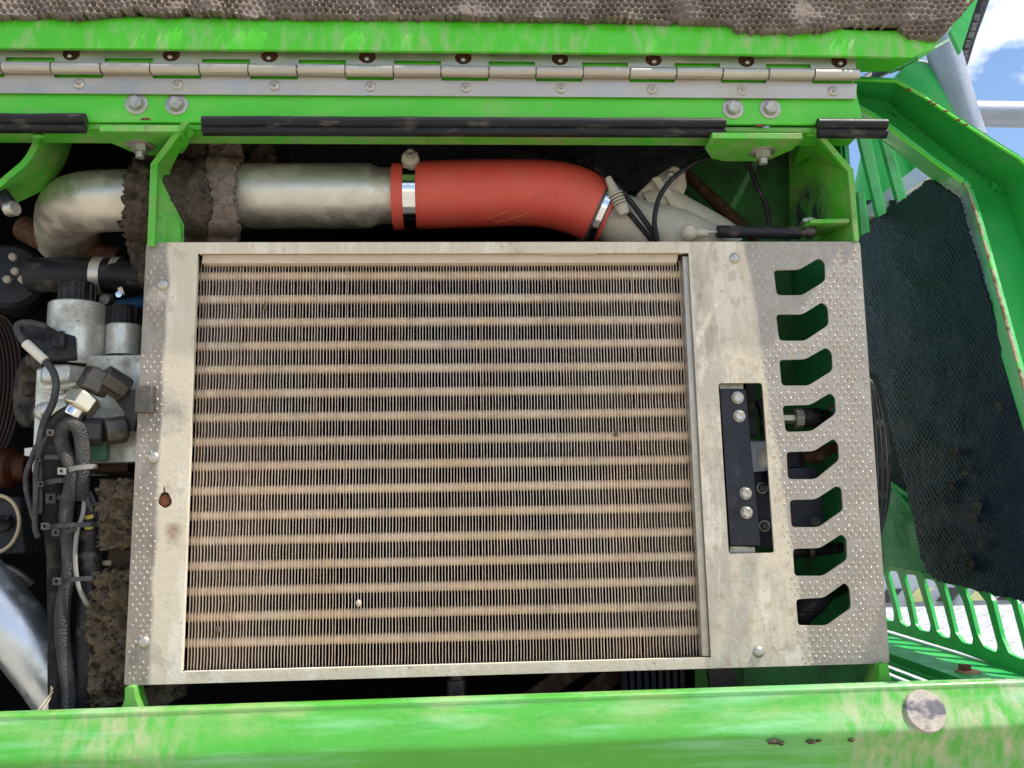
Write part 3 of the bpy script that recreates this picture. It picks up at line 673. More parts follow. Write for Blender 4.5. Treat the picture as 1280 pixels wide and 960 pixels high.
for up, nm in ((True, 'upper_leaf'), (False, 'lower_leaf')):
    pts, e = leaf(up); hs = []
    if up:
        for x in (89, 214, 337, 459, 579, 700, 817, 933, 1049):
            c = P(x, 66+x*.0102, Yh+.002); r = .0112
            hs.append([(c.x+r*math.cos(a), Yh+.002, c.z+r*.85*math.sin(a)) for a in [2*PI*k/16 for k in range(16)]])
    m = MB(); m.prism(pts+e, (0, .0025, 0), hs); build(nm, m, 'steel_hinge', t)
for k in range(len(edges_x)-1):
    m = MB(); a, b = edges_x[k]+.0008, edges_x[k+1]-.0008
    dz = .0004 if (k % 2) else -.0004
    m.lathe((a, Yh-.003, zk+dz), (1, 0, 0), [(0, .0070), (.0006, .0077), (b-a-.0006, .0077), (b-a, .0070)], 20); build('knuckle', m, 'steel_hinge', t)
m = MB(); m.lathe((edges_x[0], Yh-.003, zk), (1, 0, 0), [(0, .004), (edges_x[-1]-edges_x[0]+.001, .004)], 12); build('pin', m, 'zinc', t)
for x in (99, 222, 343, 463, 582, 701, 815, 928, 1041): put(RIV, t, P(x, 104+x*.0098, Yh+.002), FRONT, .0070, 'rivet')
for x in (89, 214, 337, 459, 579, 700, 817, 933, 1049):
    m = MB(); m.lathe(P(x, 66+x*.0102, -.0300), FRONT, [(0, .0125), (.0008, .0124), (.001, .008)], 16); build('rust_spot', m, 'rust_hole', t)
    m = MB(); m.lathe(P(x, 71+x*.0095, -.031), FRONT, [(0, .0035), (.005, .003), (.0065, .001)], 10); build('rivet_tail', m, 'zinc', t)

# rubber seals (double lobe)
def seal(xa, ya, xb, yb, label, seed):
    m = MB()
    pts = 40; 
    for k, (dy, r, fl) in enumerate(((-5.2, 7.2, .9), (5.6, 6.0, .9))):
        pp = []
        for i in range(pts+1):
            u = i/pts; x = xa+(xb-xa)*u; y = ya+(yb-ya)*u+dy+noise.noise(Vector((x/60, seed, k)))*.8
            pp.append(P(x, y, -.040 if k == 0 else -.036))
        m.tube(pp, r*S(-.04), 14)
    a, b = P(xa, ya-10, -.033), P(xb, yb-10, -.033); m.prism([a, b, P(xb, yb+12, -.033), P(xa, ya+12, -.033)], (0, .0025, 0))
    o = build('rubber_seal', m, 'rubber'); tag(o, label, 'seal', 'rubber seals clipped along the upper rail')
seal(-60, 153.5, 107, 154, 'short black rubber seal at the far left end of the green rail', 1)
seal(253, 157, 906, 159.5, 'long black rubber seal between the two pairs of rail bolts', 2)
seal(1022, 160, 1108, 160.5, 'short black rubber seal overhanging the right end of the rail', 3)

# ------------------------------------------------------------------ hood
t = thing('open_hood', 'open green hood edge with torn grey sound foam above the hinge', 'hood', P(560, 65, -.04))
m = MB()
# lip: extruded profile from left to right (a rolled edge)
zlo = 62; 
def lipsec(px, yt, yb):
    return [P(px, yb, -.046), P(px, yb-3, -.050), P(px, (yt+yb)/2, -.052), P(px, yt+8, -.050), P(px, yt+3, -.046), P(px, yt, -.040), P(px, yt-2, -.01), P(px, yb, -.034)]
secs = [lipsec(-60, 19, 62), lipsec(300, 21, 64.5), lipsec(640, 23, 67.5), lipsec(900, 28, 70), lipsec(1080, 33, 73), lipsec(1140, 36, 74.5)]
secs.append([P(x, y, Y) for x, y, Y in ((1166, 61, -.046), (1166.5, 60, -.05), (1168, 57, -.052), (1170, 52, -.05), (1170, 50, -.046), (1171, 48, -.036), (1171, 46, -.01), (1166, 61, -.034))])
secs.append([P(x, y, Y) for x, y, Y in ((1238, -30, -.046), (1238, -31, -.05), (1236, -32, -.052), (1232, -33, -.05), (1231, -34, -.046), (1230, -34, -.036), (1230, -34, -.01), (1238, -30, -.034))])
rings = [[m.bm.verts.new(v) for v in s] for s in secs]
for a, b in zip(rings, rings[1:]):
    for k in range(8): m.bm.faces.new([a[k], a[(k+1) % 8], b[(k+1) % 8], b[k]])
m.bm.faces.new(rings[0]); m.bm.faces.new(rings[-1][::-1])
build('lip', m, 'green_lip', t, ang=50)
m = MB(); m.plate([(-60, 30, -.012), (1175, 48, -.012), (1330, -140, .08), (-120, -200, .08)], .004); build('skin', m, 'green_paint', t)
m = MB(); m.plate([(1050, 74, -.03), (1116, 74, -.03), (1147, 72, -.025), (1113, 89, .02), (1070, 90.5, .02)], .003); m.plate([(1147, 73, -.03), (1168, 58, -.03), (1186, 48, .04), (1112, 90, .04)], .003); build('end_flange', m, 'green_paint', t)
fp = [(-60, -60), (-60, 20), (0, 20), (60, 18), (85, 22), (150, 13), (160, 11), (205, 16), (226, 14), (234, 8), (240, 15), (330, 18), (470, 20), (560, 20), (790, 24), (915, 27), (922, 38), (1000, 40), (1030, 37), (1050, 31), (1060, 29), (1128, 29), (1134, 41), (1150, 47), (1176, 46), (1226, -10), (1262, -60)]
m = foam_mb(fp, lambda x, y: -.060+max(0, (20-y))*.0003, 1.5, .007, 20, .0008, 8.4, -.0095, 2.5, .016, 4.)
build('sound_foam', m, 'foam_face', t, ang=80)
m = MB(); m.pprism([(1052, 29), (1128, 28), (1133, 36), (1110, 38), (1056, 37)], -.048, .002); build('foam_tear', m, 'void', t)

# ------------------------------------------------------------------ bottom beam
t = thing('bottom_beam', 'wide green bottom beam with dried dust under the guard plate', 'frame beam', P(640, 960, -.08))
Yb = -.05; l = P(-60, 895, Yb); r_ = P(1340, 848, Yb)
def beamsec(o):
    pr = [(.05, .004), (-.035, .002), (0-.044+.0, 0), (-.05+Yb-Yb, -.005)]
    q = []
    pts = [(-.034, 0), (-.046, 0), (-.050, -.0010), (-.0515, -.0035), (-.0505, -.006), (-.0530, -.010), (-.0585, -.024), (-.0635, -.036), (-.0665, -.043), (-.068, -.048), (-.0670, -.053), (-.064, -.060), (-.058, -.070), (-.050, -.085), (-.046, -.100), (-.05, -.11), (-.05, -.16), (-.034, -.16)]
    return [Vector((o.x, y, o.z+z)) for y, z in pts]
N_ = 60; m = MB(); rings = []
for i in range(N_+1):
    o = l.lerp(r_, i/N_); s_ = beamsec(o)
    for k in range(5, 13):
        n_ = noise.noise(Vector((o.x*3.3, k*.3, 1)))*.0022; s_[k].y += n_; s_[k].z += n_*.6
    rings.append([m.bm.verts.new(v) for v in s_])
for a, b in zip(rings, rings[1:]):
    for k in range(len(a)): m.bm.faces.new([a[k], a[(k+1) % len(a)], b[(k+1) % len(a)], b[k]])
m.bm.faces.new(rings[0]); m.bm.faces.new(rings[-1][::-1])
build('beam', m, 'beam_paint', t, ang=60)
m = MB(); c = P(1155, 890, -.060); fu = (c.x-l.x)/(r_.x-l.x); c = Vector((c.x, -.0600, l.lerp(r_, fu).z-.030))
m.lathe(c, Vector((0, -.93, .37)), [(-.012, .0245), (.004, .0245), (.006, .023), (.0065, .0)], 32); build('plug_cap', m, 'cap_face', t)
for px, py, rr, lb in ((966, 926, 7, 'largest dark mud lump on the green beam below the slots'), (976, 929, 4, 'small mud crumb touching the right side of the largest lump on the beam'), (1013, 927, 5, 'middle sized flat mud lump on the green beam'), (1023, 926, 3, 'tiny mud crumb just right of the middle sized lump'), (1064, 925, 3.5, 'small lone mud crumb furthest right on the beam left of the round plug')):
    m = MB(); p_ = P(px, py, -.066); m.blob(p_, rr*S(-.08), 2, .7, (1.2, 1, .55)); o = build('mud_crumb', m, 'foam_mud'); tag(o, lb, 'mud lump', 'mud crumbs lying on the bottom beam')
# rust chips on the rim
rr_ = random.Random(5); m = MB()
for k in range(46):
    x = rr_.choice([rr_.uniform(400, 900), rr_.uniform(0, 80), rr_.uniform(600, 880)]); o = l.lerp(r_, (P(x, 870, Yb).x-l.x)/(r_.x-l.x))
    m.blob(Vector((o.x, -.0455, o.z-.0005)), rr_.uniform(.0006, .0017), 1, .4, (2, .35, .6))
build('rust_chips', m, 'rust', t, kind='stuff')
# lugs
for x, yt, lab in ((164, 858, 'left'), (1107, 829, 'right')):
    m = MB(); yb = 893-x*.0336+2
    m.pprism(fillet([(x-8, yt+1), (x+3, yt), (x+5, yt+14), (x+11, yb), (x-14, yb), (x-8, yt+16)], 3), -.012, .03); build('lug', m, 'green_dusty', t, bev=.0015)
m = MB(); m.plate([(930, 826, .06), (1104, 826, .03), (1104, 862, .03), (930, 866, .06)], .004); tag(build('green_cross_plate', m, 'green_dark'), 'dark green plate in the gap below the slotted side of the guard', 'plate')
# things in the bottom gap
m = MB(); m.plate([(600, 905, .08), (640, 905, .08), (740, 835, .10), (700, 835, .10)], .02); m.plate([(670, 905, .09), (700, 905, .09), (800, 835, .11), (760, 835, .11)], .02)
tag(build('crossed_struts', m, 'brown_rod'), 'dark slanting struts in the gap under the radiator', 'strut')
m = MB(); m.lathe(P(571, 880, .05), (0, 0, 1), [(0, .012), (.03, .012), (.031, .009), (.05, .009)], 12); tag(build('pipe_stub', m, 'fitting'), 'dark upright pipe stub in the gap under the radiator', 'pipe')
t = thing('finned_block', 'dark upright finned block in the gap under the right of the radiator', 'radiator', P(830, 880, .1))
for k in range(9):
    m = MB(); m.pprism([(778+k*9, 835), (783+k*9, 835), (786+k*9, 895), (780+k*9, 895)], .07, .02); build('rib', m, 'black_steel', t)
m = MB(); m.pprism([(885, 835), (915, 833), (935, 890), (892, 890)], .08, .01); build('end_plate', m, 'fitting', t)
tag(build('fallen_foam', foam_mb([(170, 850), (232, 850), (228, 868), (200, 884), (176, 880)], lambda x, y: .04, 2, .012, 8, .002, jag=3, th=.02), 'foam_crumb'), 'brown foam scrap in the gap under the guard near the left lug', 'foam')

# ------------------------------------------------------------------ pipes, red hose
t = thing('charge_air_pipe', 'straight stained stainless pipe leading into the red hose', 'pipe', P(390, 290, .08))
Yp = .085
m = MB(); pp = [(225, 246, Yp, 42), (291, 246, Yp, 42), (360, 245, Yp, 41.5), (455, 245, Yp, 41.5), (464, 245, Yp, 41), (470, 245, Yp, 38), (476, 245, Yp, 36), (520, 245, Yp, 36)]
m.tube([P(*a[:3]) for a in pp], [a[3]*S(Yp) for a in pp], 40); build('pipe', m, 'stainless', t)
t = thing('red_hose', 'red silicone hose bending down between two steel clamps', 'hose', P(620, 290, .085))
m = MB(); hp = [(492, 246, Yp, 43), (505, 246, Yp, 42.5), (514, 246, Yp, 41.3), (524, 245, Yp, 42.5), (545, 243.5, Yp, 43.5), (600, 242, Yp, 43.5), (650, 241, Yp, 43), (690, 243.5, Yp, 43.5), (722, 252, Yp, 43.5), (748, 264, Yp, 42), (760, 269, Yp, 41)]
q = smooth(hp, 6)
m.tube([P(*a[:3]) for a in q], [a[3]*S(Yp)*(1+.004*noise.noise(Vector((a[0]/20, 0, 3)))) for a in q], 48); build('hose', m, 'silicone', t)
for cr in ([(610, 273), (650, 258), (690, 240), (712, 232)], [(620, 278), (655, 268), (700, 248)], [(692, 205), (697, 220), (697, 240), (688, 262)], [(672, 246), (690, 241)]):
    m = MB(); pts = []
    for x, y in [(a[0], a[1]) for a in smooth(cr, 5)]:
        cy = 242+(max(0, x-680)/60)**2*9; dy = (y-cy); rr2 = 43.3; k = max(.0, 1-(dy/rr2)**2)**.5
        pts.append(P(x, y, Yp-.0002-rr2*S(Yp)*k*.995))
    m.tube(pts, .00035, 6); build('crease', m, 'silicone_crease', t)
def band(parent, c, ax, r, wd, mt='bright_steel'):
    m = MB(); m.lathe(c-ax*wd/2, ax, [(0, r), (0, r+.0012), (wd, r+.0012), (wd, r)], 48); return build('clamp_band', m, mt, parent)
t = thing('left_hose_clamp', 'bright steel band clamp with upright bolt on the left end of the red hose', 'hose clamp', P(513, 290, Yp))
ax = Vector((1, 0, 0)); c = P(513.5, 246, Yp); band(t, c, ax, 42*S(Yp)+.0006, .0175)
m = MB(); yy = Yp-36*S(Yp); m.plate([(504, 203, .075), (521, 200, .072), (522, 214, .055), (505, 216, .058)], .002); m.plate([(505, 190, .06), (522, 190, .06), (523, 204, .07), (504, 204, .07)], .003); build('lug', m, 'dusty_cast', t, bev=.0006)
m = MB(); m.lathe(P(514, 203, .072), Vector((0, -1, -.15)), [(0, .0125), (.020, .0125), (.022, .011), (.026, .010), (.0265, .002)], 20); build('trunnion', m, 'dusty_cast', t)
put(HEX, t, P(513, 192, .044), FRONT, .0065, 'bolt')
t = thing('right_hose_clamp', 'spring loaded worm clamp on the lower right end of the red hose', 'hose clamp', P(765, 290, Yp))
ax = (P(760, 269, Yp)-P(735, 258, Yp)).normalized(); c = P(751, 265.5, Yp); band(t, c, ax, 42.2*S(Yp), .014, 'fitting'); band(t, c+ax*.001, ax, 42.2*S(Yp)+.0016, .008, 'bright_steel')
m = MB(); sp = [P(760, 222, .035), P(781, 268, .035)]; d = sp[1]-sp[0]; n = 60
m.tube([sp[0]+d*.0, sp[0]+d*.42], [.0045, .0075], 12); m.tube([sp[0]+d*.80, sp[1]], [.0095, .007], 12)
for k in range(5): m.lathe(sp[0]+d*(.42+.08*k), d, [(0, .0065), (.0012, .0098), (.0028, .0098), (.004, .0065)], 16)
build('spring_screw', m, 'dusty_cast', t)
for k in range(7):
    m = MB(); p_ = P(766-k*1.2, 262+k*2.4, .040); m.tube([p_, p_+Vector((.006, -.0005, -.001))], .0008, 6); build('slot', m, 'zinc', t)

t = thing('intake_elbow', 'dusty beige cast elbow behind the right clamp of the red hose', 'elbow', P(830, 300, .08))
m = MB(); m.ptube([(742, 262, Yp, 34), (775, 276, Yp, 35), (800, 286, Yp, 37), (835, 300, Yp, 44), (880, 330, Yp, 52)], 35, 32); build('elbow', m, 'dusty_cast', t)
m = MB(); m.ptube([(806, 262, .09, 24), (830, 255, .09, 22), (855, 268, .09, 22), (890, 292, .09, 26), (915, 312, .09, 28)], 20, 24); build('housing', m, 'dusty_cast', t)
m = MB(); m.pprism([(796, 242), (815, 224), (842, 206), (857, 213), (859, 232), (853, 248), (862, 258), (905, 283), (905, 310), (800, 310)], .075, .012); build('ear_plate', m, 'dusty_cast', t, bev=.003)
m = MB(); m.prism([P(815, 222, .06), P(823, 219, .06), P(858, 262, .06), (P(846, 266, .06))], (0, .02, 0)); build('rib', m, 'dusty_cast', t, bev=.002)
bolt(t, 837, 222, .072, 6.5, 9)
# rods, cables
m = MB(); m.tube([P(745, 220, .2), P(822, 221, .2)], .006, 12); m.tube([P(858, 216, .18), P(880, 238, .17), P(905, 262, .16), P(945, 300, .15)], [.008, .009, .010, .008], 12)
tag(build('brown_rod', m, 'brown_rod'), 'rusty brown rod slanting down behind the black cable', 'rod')
def cable(pp, r, label, mt='rubber', name='cable', group=None):
    m = MB(); m.ptube(pp, r, 10, 7); o = build(name, m, mt); tag(o, label, 'cable', group); return o
cable([(600, 176, .2), (660, 186, .15), (700, 194, .12), (738, 208, .07), (765, 226, .04), (790, 254, .035), (812, 285, .035), (822, 303, .04)], 3.6, 'black cable crossing behind the worm clamp from upper left')
cable([(735, 214, .09), (762, 232, .055), (783, 262, .045), (806, 290, .045), (816, 303, .05)], 3.2, 'thinner black cable just below the first one beside the worm clamp')
cable([(822, 300, .03), (818, 275, .025), (826, 243, .02), (848, 217, .02), (880, 198, .03), (905, 190, .05), (922, 190, .07), (935, 203, .08), (946, 232, .08), (958, 258, .08), (962, 292, .08)], 3.3, 'black cable arching up over the cast elbow and down to the strut')
t = thing('gas_strut', 'black gas strut lying on the top edge of the guard plate', 'gas strut', P(955, 298, .02))
a, b = P(896, 289.5, .02), P(1001, 291, .02); m = MB(); dd = b-a; m.lathe(a, dd, [(0, .007), (.001, .0085), (dd.length-.002, .0085), (dd.length, .007)], 20); build('cylinder', m, 'rubber', t)
m = MB(); m.tube([P(862, 291, .02), a], .0028, 10); build('rod', m, 'zinc', t)
m = MB(); m.blob(P(861, 291, .02), .0115, 2, .25); m.ptube([(868, 291, .02), (884, 291, .02)], 5.5, 10); build('left_joint', m, 'dusty_cast', t)
m = MB(); m.blob(P(1012, 289, .02), .0105, 2, .15); m.ptube([(1000, 291, .02), (1010, 290, .02)], 6, 10); m.ptube([(1012, 286, .02), (1012, 276, .02)], 4.5, 10); build('right_joint', m, 'fitting', t)

# left elbow pipe & torn foam
m = MB(); m.ptube([(245, 250, .085, 39), (190, 250, .085, 39), (140, 251, .087, 39), (112, 253, .095, 39), (92, 260, .12, 39.5), (86, 275, .16, 39), (86, 300, .21, 38)], 39, 36, 8)
tag(build('elbow_pipe', m, 'stainless'), 'dull stainless elbow pipe at left disappearing into brown foam', 'pipe')
m = MB(); m.ptube([(30, 285, .2), (60, 300, .19), (100, 312, .2), (150, 325, .2)], 16); tag(build('dim_hose', m, 'brown_rod'), 'dim brown hose in the shadow below the elbow pipe', 'hose')
wrap = lambda cy, R, Yc_: (lambda x, y: Yc_-R*max(.05, 1-((y-cy)/52.)**2)**.5)
t = thing('foam_lining', 'dark brown rotten foam lining wrapped around the pipe on both sides of the gusset', 'foam', P(220, 303, .05))
build('left_wrap', foam_mb([(186, 168), (203, 180), (192, 206), (186, 225), (186, 345), (184, 372), (174, 352), (163, 330), (158, 303), (150, 283), (150, 253), (157, 219), (166, 200)], wrap(250, .064, .085), 1.7, .012, 7, .0016, jag=3, th=.02, seed=1), 'foam_mud', t, ang=80)
build('crust', foam_mb([(236, 158), (256, 174), (262, 192), (256, 215), (262, 240), (268, 262), (262, 290), (268, 312), (222, 312), (216, 272), (209, 245), (209, 213), (222, 178)], wrap(246, .066, .085), 1.7, .013, 9, .0016, jag=3, th=.02, seed=5), 'foam_mud', t, ang=80)
build('torn_flap', foam_mb([(258, 176), (292, 168), (303, 184), (301, 202), (293, 214), (294, 258), (302, 288), (292, 312), (250, 312), (262, 290), (268, 260), (260, 238), (254, 214), (262, 194)], wrap(246, .060, .078), 1.5, .010, 9, .0008, 5.2, .0035, 3, .008, 8.), 'foam_face', t, ang=80)
build('rear_flap', foam_mb([(296, 174), (340, 176), (345, 200), (325, 230), (300, 230)], lambda x, y: .11, 2, .012, 10, .001, 6, .003, 3, .008, 11.), 'foam_mud', t, ang=80)

# ------------------------------------------------------------------ left side machinery
t = thing('coolant_hose', 'dark coolant hose with two bright clamp bands above the valve', 'hose', P(110, 372, .14))
m = MB(); m.ptube([(40, 344, .16), (80, 344, .155), (120, 345, .15), (185, 347, .14)], 22, 24); build('hose', m, 'rubber', t)
for x0_, w_ in ((126, 12.5), (148, 9)): band(t, P(x0_, 345, .15), (P(150, 346, .15)-P(120, 345, .15)).normalized(), 23*S(.15), w_*S(.15), 'stainless')
m = MB(); m.blob(P(135, 375, .11), .009, 2, .1); m.lathe(P(134, 376, .105), FRONT, [(0, .0075), (.01, .0075), (.012, .004)], 12); build('tightening_bolt', m, 'fitting', t)
m = MB(); m.plate([(147, 360, .11), (152, 358, .11), (156, 368, .10), (150, 372, .10)], .003); m.lathe(P(150.5, 369, .10), FRONT, [(0, .0045), (.006, .0045), (.0061, .002), (.003, .0018)], 12); build('clamp_screw', m, 'bright_steel', t)
m = MB(); m.ptube([(140, 385, .2), (160, 380, .2), (185, 376, .2)], 8); tag(build('blue_fitting', m, 'blue_paint'), 'small dark blue pipe deep behind the coolant hose clamp', 'pipe')

t = thing('hydraulic_valve', 'pale cast hydraulic valve block with black capped solenoid coils', 'valve block', P(105, 578, .09))
def cyl(x0_, x1_, y0_, y1_, Y, name, mt, cap=.002, seg=36, rib=False):
    m = MB(); xc = (x0_+x1_)/2; r = (x1_-x0_)/2*S(Y)
    a = P(xc, y1_, Y); b = P(xc, y0_, Y); h = b.z-a.z
    m.lathe(a, (0, 0, 1), [(0, r), (h-cap, r), (h, r-cap*.8), (h, r*.3)], seg)
    if rib:
        for k in range(12):
            an = 2*PI*k/12+.2; d_ = Vector((math.cos(an), math.sin(an), 0)); m.tube([a+d_*r*.98+Vector((0, 0, .001)), a+d_*r*.98+Vector((0, 0, h*.9))], r*.15, 6)
    return build(name, m, mt, t)
cyl(60, 128, 381, 458, .10, 'coil_can', 'alu_cast'); cyl(76, 116, 354, 382, .10, 'coil_nut', 'black_plastic', rib=True)
cyl(133, 176, 407, 445, .11, 'small_coil_can', 'alu_cast'); cyl(136, 172, 383, 408, .11, 'small_coil_nut', 'black_plastic', rib=True)
m = MB(); m.pprism([(108, 444.5), (184, 443), (184, 578), (108, 579)], .075, .1); build('main_block', m, 'alu_cast', t, bev=.0015)
m = MB(); m.pprism([(45, 460), (109, 457), (109, 592), (39, 592)], .080, .08); build('side_block', m, 'alu_cast', t, bev=.003)
m = MB(); m.lathe(P(82, 470, .085), (0, 0, 1), [(-.012, .030), (-.010, .034), (.006, .034), (.012, .030)], 6); build('hex_collar', m, 'alu_cast', t, bev=.002)
m = MB(); m.ptube([(55, 515, .078), (75, 512, .075), (95, 508, .072)], 12.5, 18); m.blob(P(55, 515, .075), .0125, 3, 0); m.ptube([(60, 484, .075), (85, 482, .072), (106, 475, .075)], 5, 10); m.blob(P(70, 490, .078), .008, 2, .1, (1.6, .7, .6)); build('cast_boss', m, 'alu_cast', t)
m = MB(); m.pprism([(30, 560), (50, 558), (50, 570), (30, 570)], .075, .03); build('end_lug', m, 'alu_cast', t, bev=.001)
m = MB(); m.plate([(26, 404, .045), (55, 404, .05), (72, 414, .05), (94, 420, .055), (95, 448, .055), (75, 450, .05), (55, 448, .045), (30, 420, .04)], .03); build('connector_shroud', m, 'black_plastic', t, bev=.002)
m = MB(); m.plate([(66, 414, .045), (80, 416, .046), (80, 436, .046), (64, 432, .045)], .01); m.plate([(74, 413, .040), (80, 414, .040), (80, 434, .040), (75, 434, .040)], .004); build('connector_clip', m, 'black_plastic', t, bev=.0006)
def hexrod(a, b, rpx, name, mt, seg=6):
    A = P(*a); B = P(*b); m = MB(); d = B-A; r = rpx*S(a[2])
    m.lathe(A, d, [(0, r*.86), (r*.12, r), (d.length-r*.12, r), (d.length, r*.86)], seg); return build(name, m, mt, t, bev=.0012)
hexrod((112, 490, .03), (128, 464, .035), 19, 'elbow_hex', 'fitting'); hexrod((128, 470, .03), (158, 488, .05), 17, 'elbow_nut', 'fitting', 8)
hexrod((110, 500, .025), (100, 508, .02), 0.1, 'spacer', 'zinc_nut')
hexrod((110, 494, .022), (96, 512, .015), 20, 'bright_nut', 'zinc_nut'); hexrod((97, 510, .016), (90, 521, .014), 12.5, 'ferrule', 'bright_steel', 20)
hexrod((104, 540, .03), (130, 540, .035), 18, 'lower_hex', 'grey_plastic'); hexrod((130, 540, .035), (158, 536, .05), 17, 'lower_nut', 'fitting', 8)
m = MB(); m.plate([(129, 487, .045), (172, 487, .04), (172, 520, .04), (166, 540, .045), (153, 538, .045), (155, 515, .045), (143, 500, .05)], .012); build('latch', m, 'grey_plastic', t, bev=.0015)
m = MB(); m.pprism(fillet([(114, 556), (132, 556), (132, 575), (115, 575)], 3), .06, .02); build('plug', m, 'teal_cap', t, bev=.001)
m = MB(); m.box(P(95, 590, .09), P(184, 578, .16)); build('foot_plate', m, 'brown_rod', t)

t = thing('sensor_cable', 'grey sensor cable with white sleeve looping off the black connector', 'cable', P(55, 650, .03))
m = MB(); m.ptube([(58, 409, .03), (40, 404, .025), (24, 405, .02), (22, 414, .02), (32, 430, .02), (46, 443, .02), (58, 453, .02), (67, 466, .02), (70, 482, .02), (66, 504, .02), (56, 525, .02), (50, 550, .02), (48, 580, .025), (46, 615, .03), (46, 640, .03)], 4.4, 12); build('cable', m, 'grey_plastic', t)
m = MB(); m.ptube([(32, 429, .018), (44, 440, .018), (56, 451, .018)], 6, 14); build('white_sleeve', m, 'white_sleeve', t)
cable([(62, 538, .03), (50, 552, .028), (44, 562, .026), (39, 575, .026), (33, 592, .026), (33, 612, .028), (38, 632, .03), (42, 648, .03)], 3.3, 'grey wire bowing furthest left beside the taped trunk', 'grey_plastic')
cable([(60, 545, .02), (53, 556, .02), (48, 572, .02), (45, 592, .02), (45, 620, .02), (44, 640, .025), (44, 660, .03), (48, 672, .03)], 3.4, 'straight grey wire with frayed lower end at left of the taped trunk', 'grey_plastic')
cable([(51, 575, .025), (50, 600, .025), (51, 622, .025), (50, 641, .03)], 3.0, 'short grey wire tucked against the left of the taped trunk', 'grey_plastic')

t = thing('wiring_harness', 'black taped wiring trunk with braided sleeves and cable ties', 'wiring harness', P(85, 885, .04))
m = MB(); tr = [(96, 514, .03, 13), (86, 528, .035, 20), (76, 545, .04, 23), (72, 565, .04, 21), (72, 600, .045, 20), (74, 640, .05, 19), (74, 690, .05, 14), (74, 740, .05, 13), (74, 800, .05, 12), (75, 850, .05, 13), (77, 900, .05, 13)]
m.ptube(tr, 15, 24); build('taped_trunk', m, 'cloth_tape', t)
m = MB(); m.ptube([(80, 565, .02), (77, 548, .015), (80, 535, .012), (88, 529, .01), (97, 534, .012), (102, 550, .015), (104, 575, .018), (103, 600, .02), (101, 622, .03)], 8.5, 18, 8); build('braided_loop', m, 'braid', t)
m = MB(); m.ptube([(78, 545, .018), (80, 558, .018), (86, 575, .016), (90, 592, .016), (88, 612, .018), (84, 630, .02), (83, 655, .022), (86, 685, .025), (87, 710, .025), (84, 730, .025), (79, 755, .025), (78, 790, .028), (82, 830, .03), (86, 865, .03), (86, 900, .03)], 8.3, 18, 8); build('braided_sleeve', m, 'braid', t)
m = MB(); m.ptube([(112, 630, .045), (112, 700, .045), (110, 800, .045), (106, 905, .045)], 14, 24); build('black_conduit', m, 'rubber', t)
m = MB()
for yy in (648, 661): m.plate([(106, yy-3, .0285), (116, yy-5, .0285), (117, yy-1, .0285), (112, yy+1, .0285), (106, yy+1, .0285)], .0006)
build('yellow_mark', m, 'yellow_paint', t)
m = MB(); m.ptube([(106, 622, .03), (103, 645, .025), (97, 662, .02), (94, 690, .02), (95, 715, .02), (99, 735, .02), (107, 752, .025), (114, 764, .04)], 2.8, 10); build('thin_cable', m, 'light_plastic', t)
m = MB(); m.ptube([(107, 615, .03), (112, 632, .03), (122, 648, .04)], 3.5, 10); m.ptube([(112, 615, .035), (118, 628, .035), (124, 645, .045)], 2.6, 10); build('branch_wires', m, 'grey_plastic', t)
def tie(x0_, y0_, x1_, y1_, Y, hx, hy, hs, lt, bow=3):
    m = MB(); q = []
    for i in range(9):
        u = i/8; q.append((x0_+(x1_-x0_)*u, y0_+(y1_-y0_)*u-bow*math.sin(PI*u)*.4, Y-.006*math.sin(PI*u)+(.012 if i in (0, 8) else 0)))
    vs = [(m.bm.verts.new(P(x, y-3, Yq)), m.bm.verts.new(P(x, y+3, Yq)), m.bm.verts.new(P(x, y+3, Yq+.0015)), m.bm.verts.new(P(x, y-3, Yq+.0015))) for x, y, Yq in q]
    for a, b in zip(vs, vs[1:]):
        for k in range(4): m.bm.faces.new([a[k], a[(k+1) % 4], b[(k+1) % 4], b[k]])
    band_ = build('tie_strap', m, lt, t)
    h = MB(); ho = [(hx-hs, hy-hs), (hx+hs, hy-hs*.9), (hx+hs*.95, hy+hs), (hx-hs, hy+hs*.95)]; ii = [(hx-hs*.35, hy-hs*.45), (hx+hs*.4, hy-hs*.45), (hx+hs*.4, hy+hs*.4), (hx-hs*.35, hy+hs*.4)]
    h.pprism(ho, Y-.008, .006, [ii]); build('tie_head', h, lt, band_, bev=.0005)
tie(50, 573, 88, 572, .022, 47, 574, 3.5, 'grey_plastic'); tie(52, 604, 90, 600, .024, 50, 605, 4, 'grey_plastic')
tie(80, 589, 122, 583, .010, 76, 589, 4.5, 'light_plastic', 5); tie(60, 622, 90, 624, .030, 63, 623, 6.5, 'grey_plastic')
tie(58, 659, 122, 656, .016, 55, 658, 4.4, 'grey_plastic'); tie(74, 667, 100, 662, .020, 69, 666, 4.6, 'grey_plastic')
tie(74, 727, 122, 723, .018, 70, 727, 4.8, 'grey_plastic'); tie(60, 541, 72, 543, .012, 62, 541, 4.3, 'fitting')

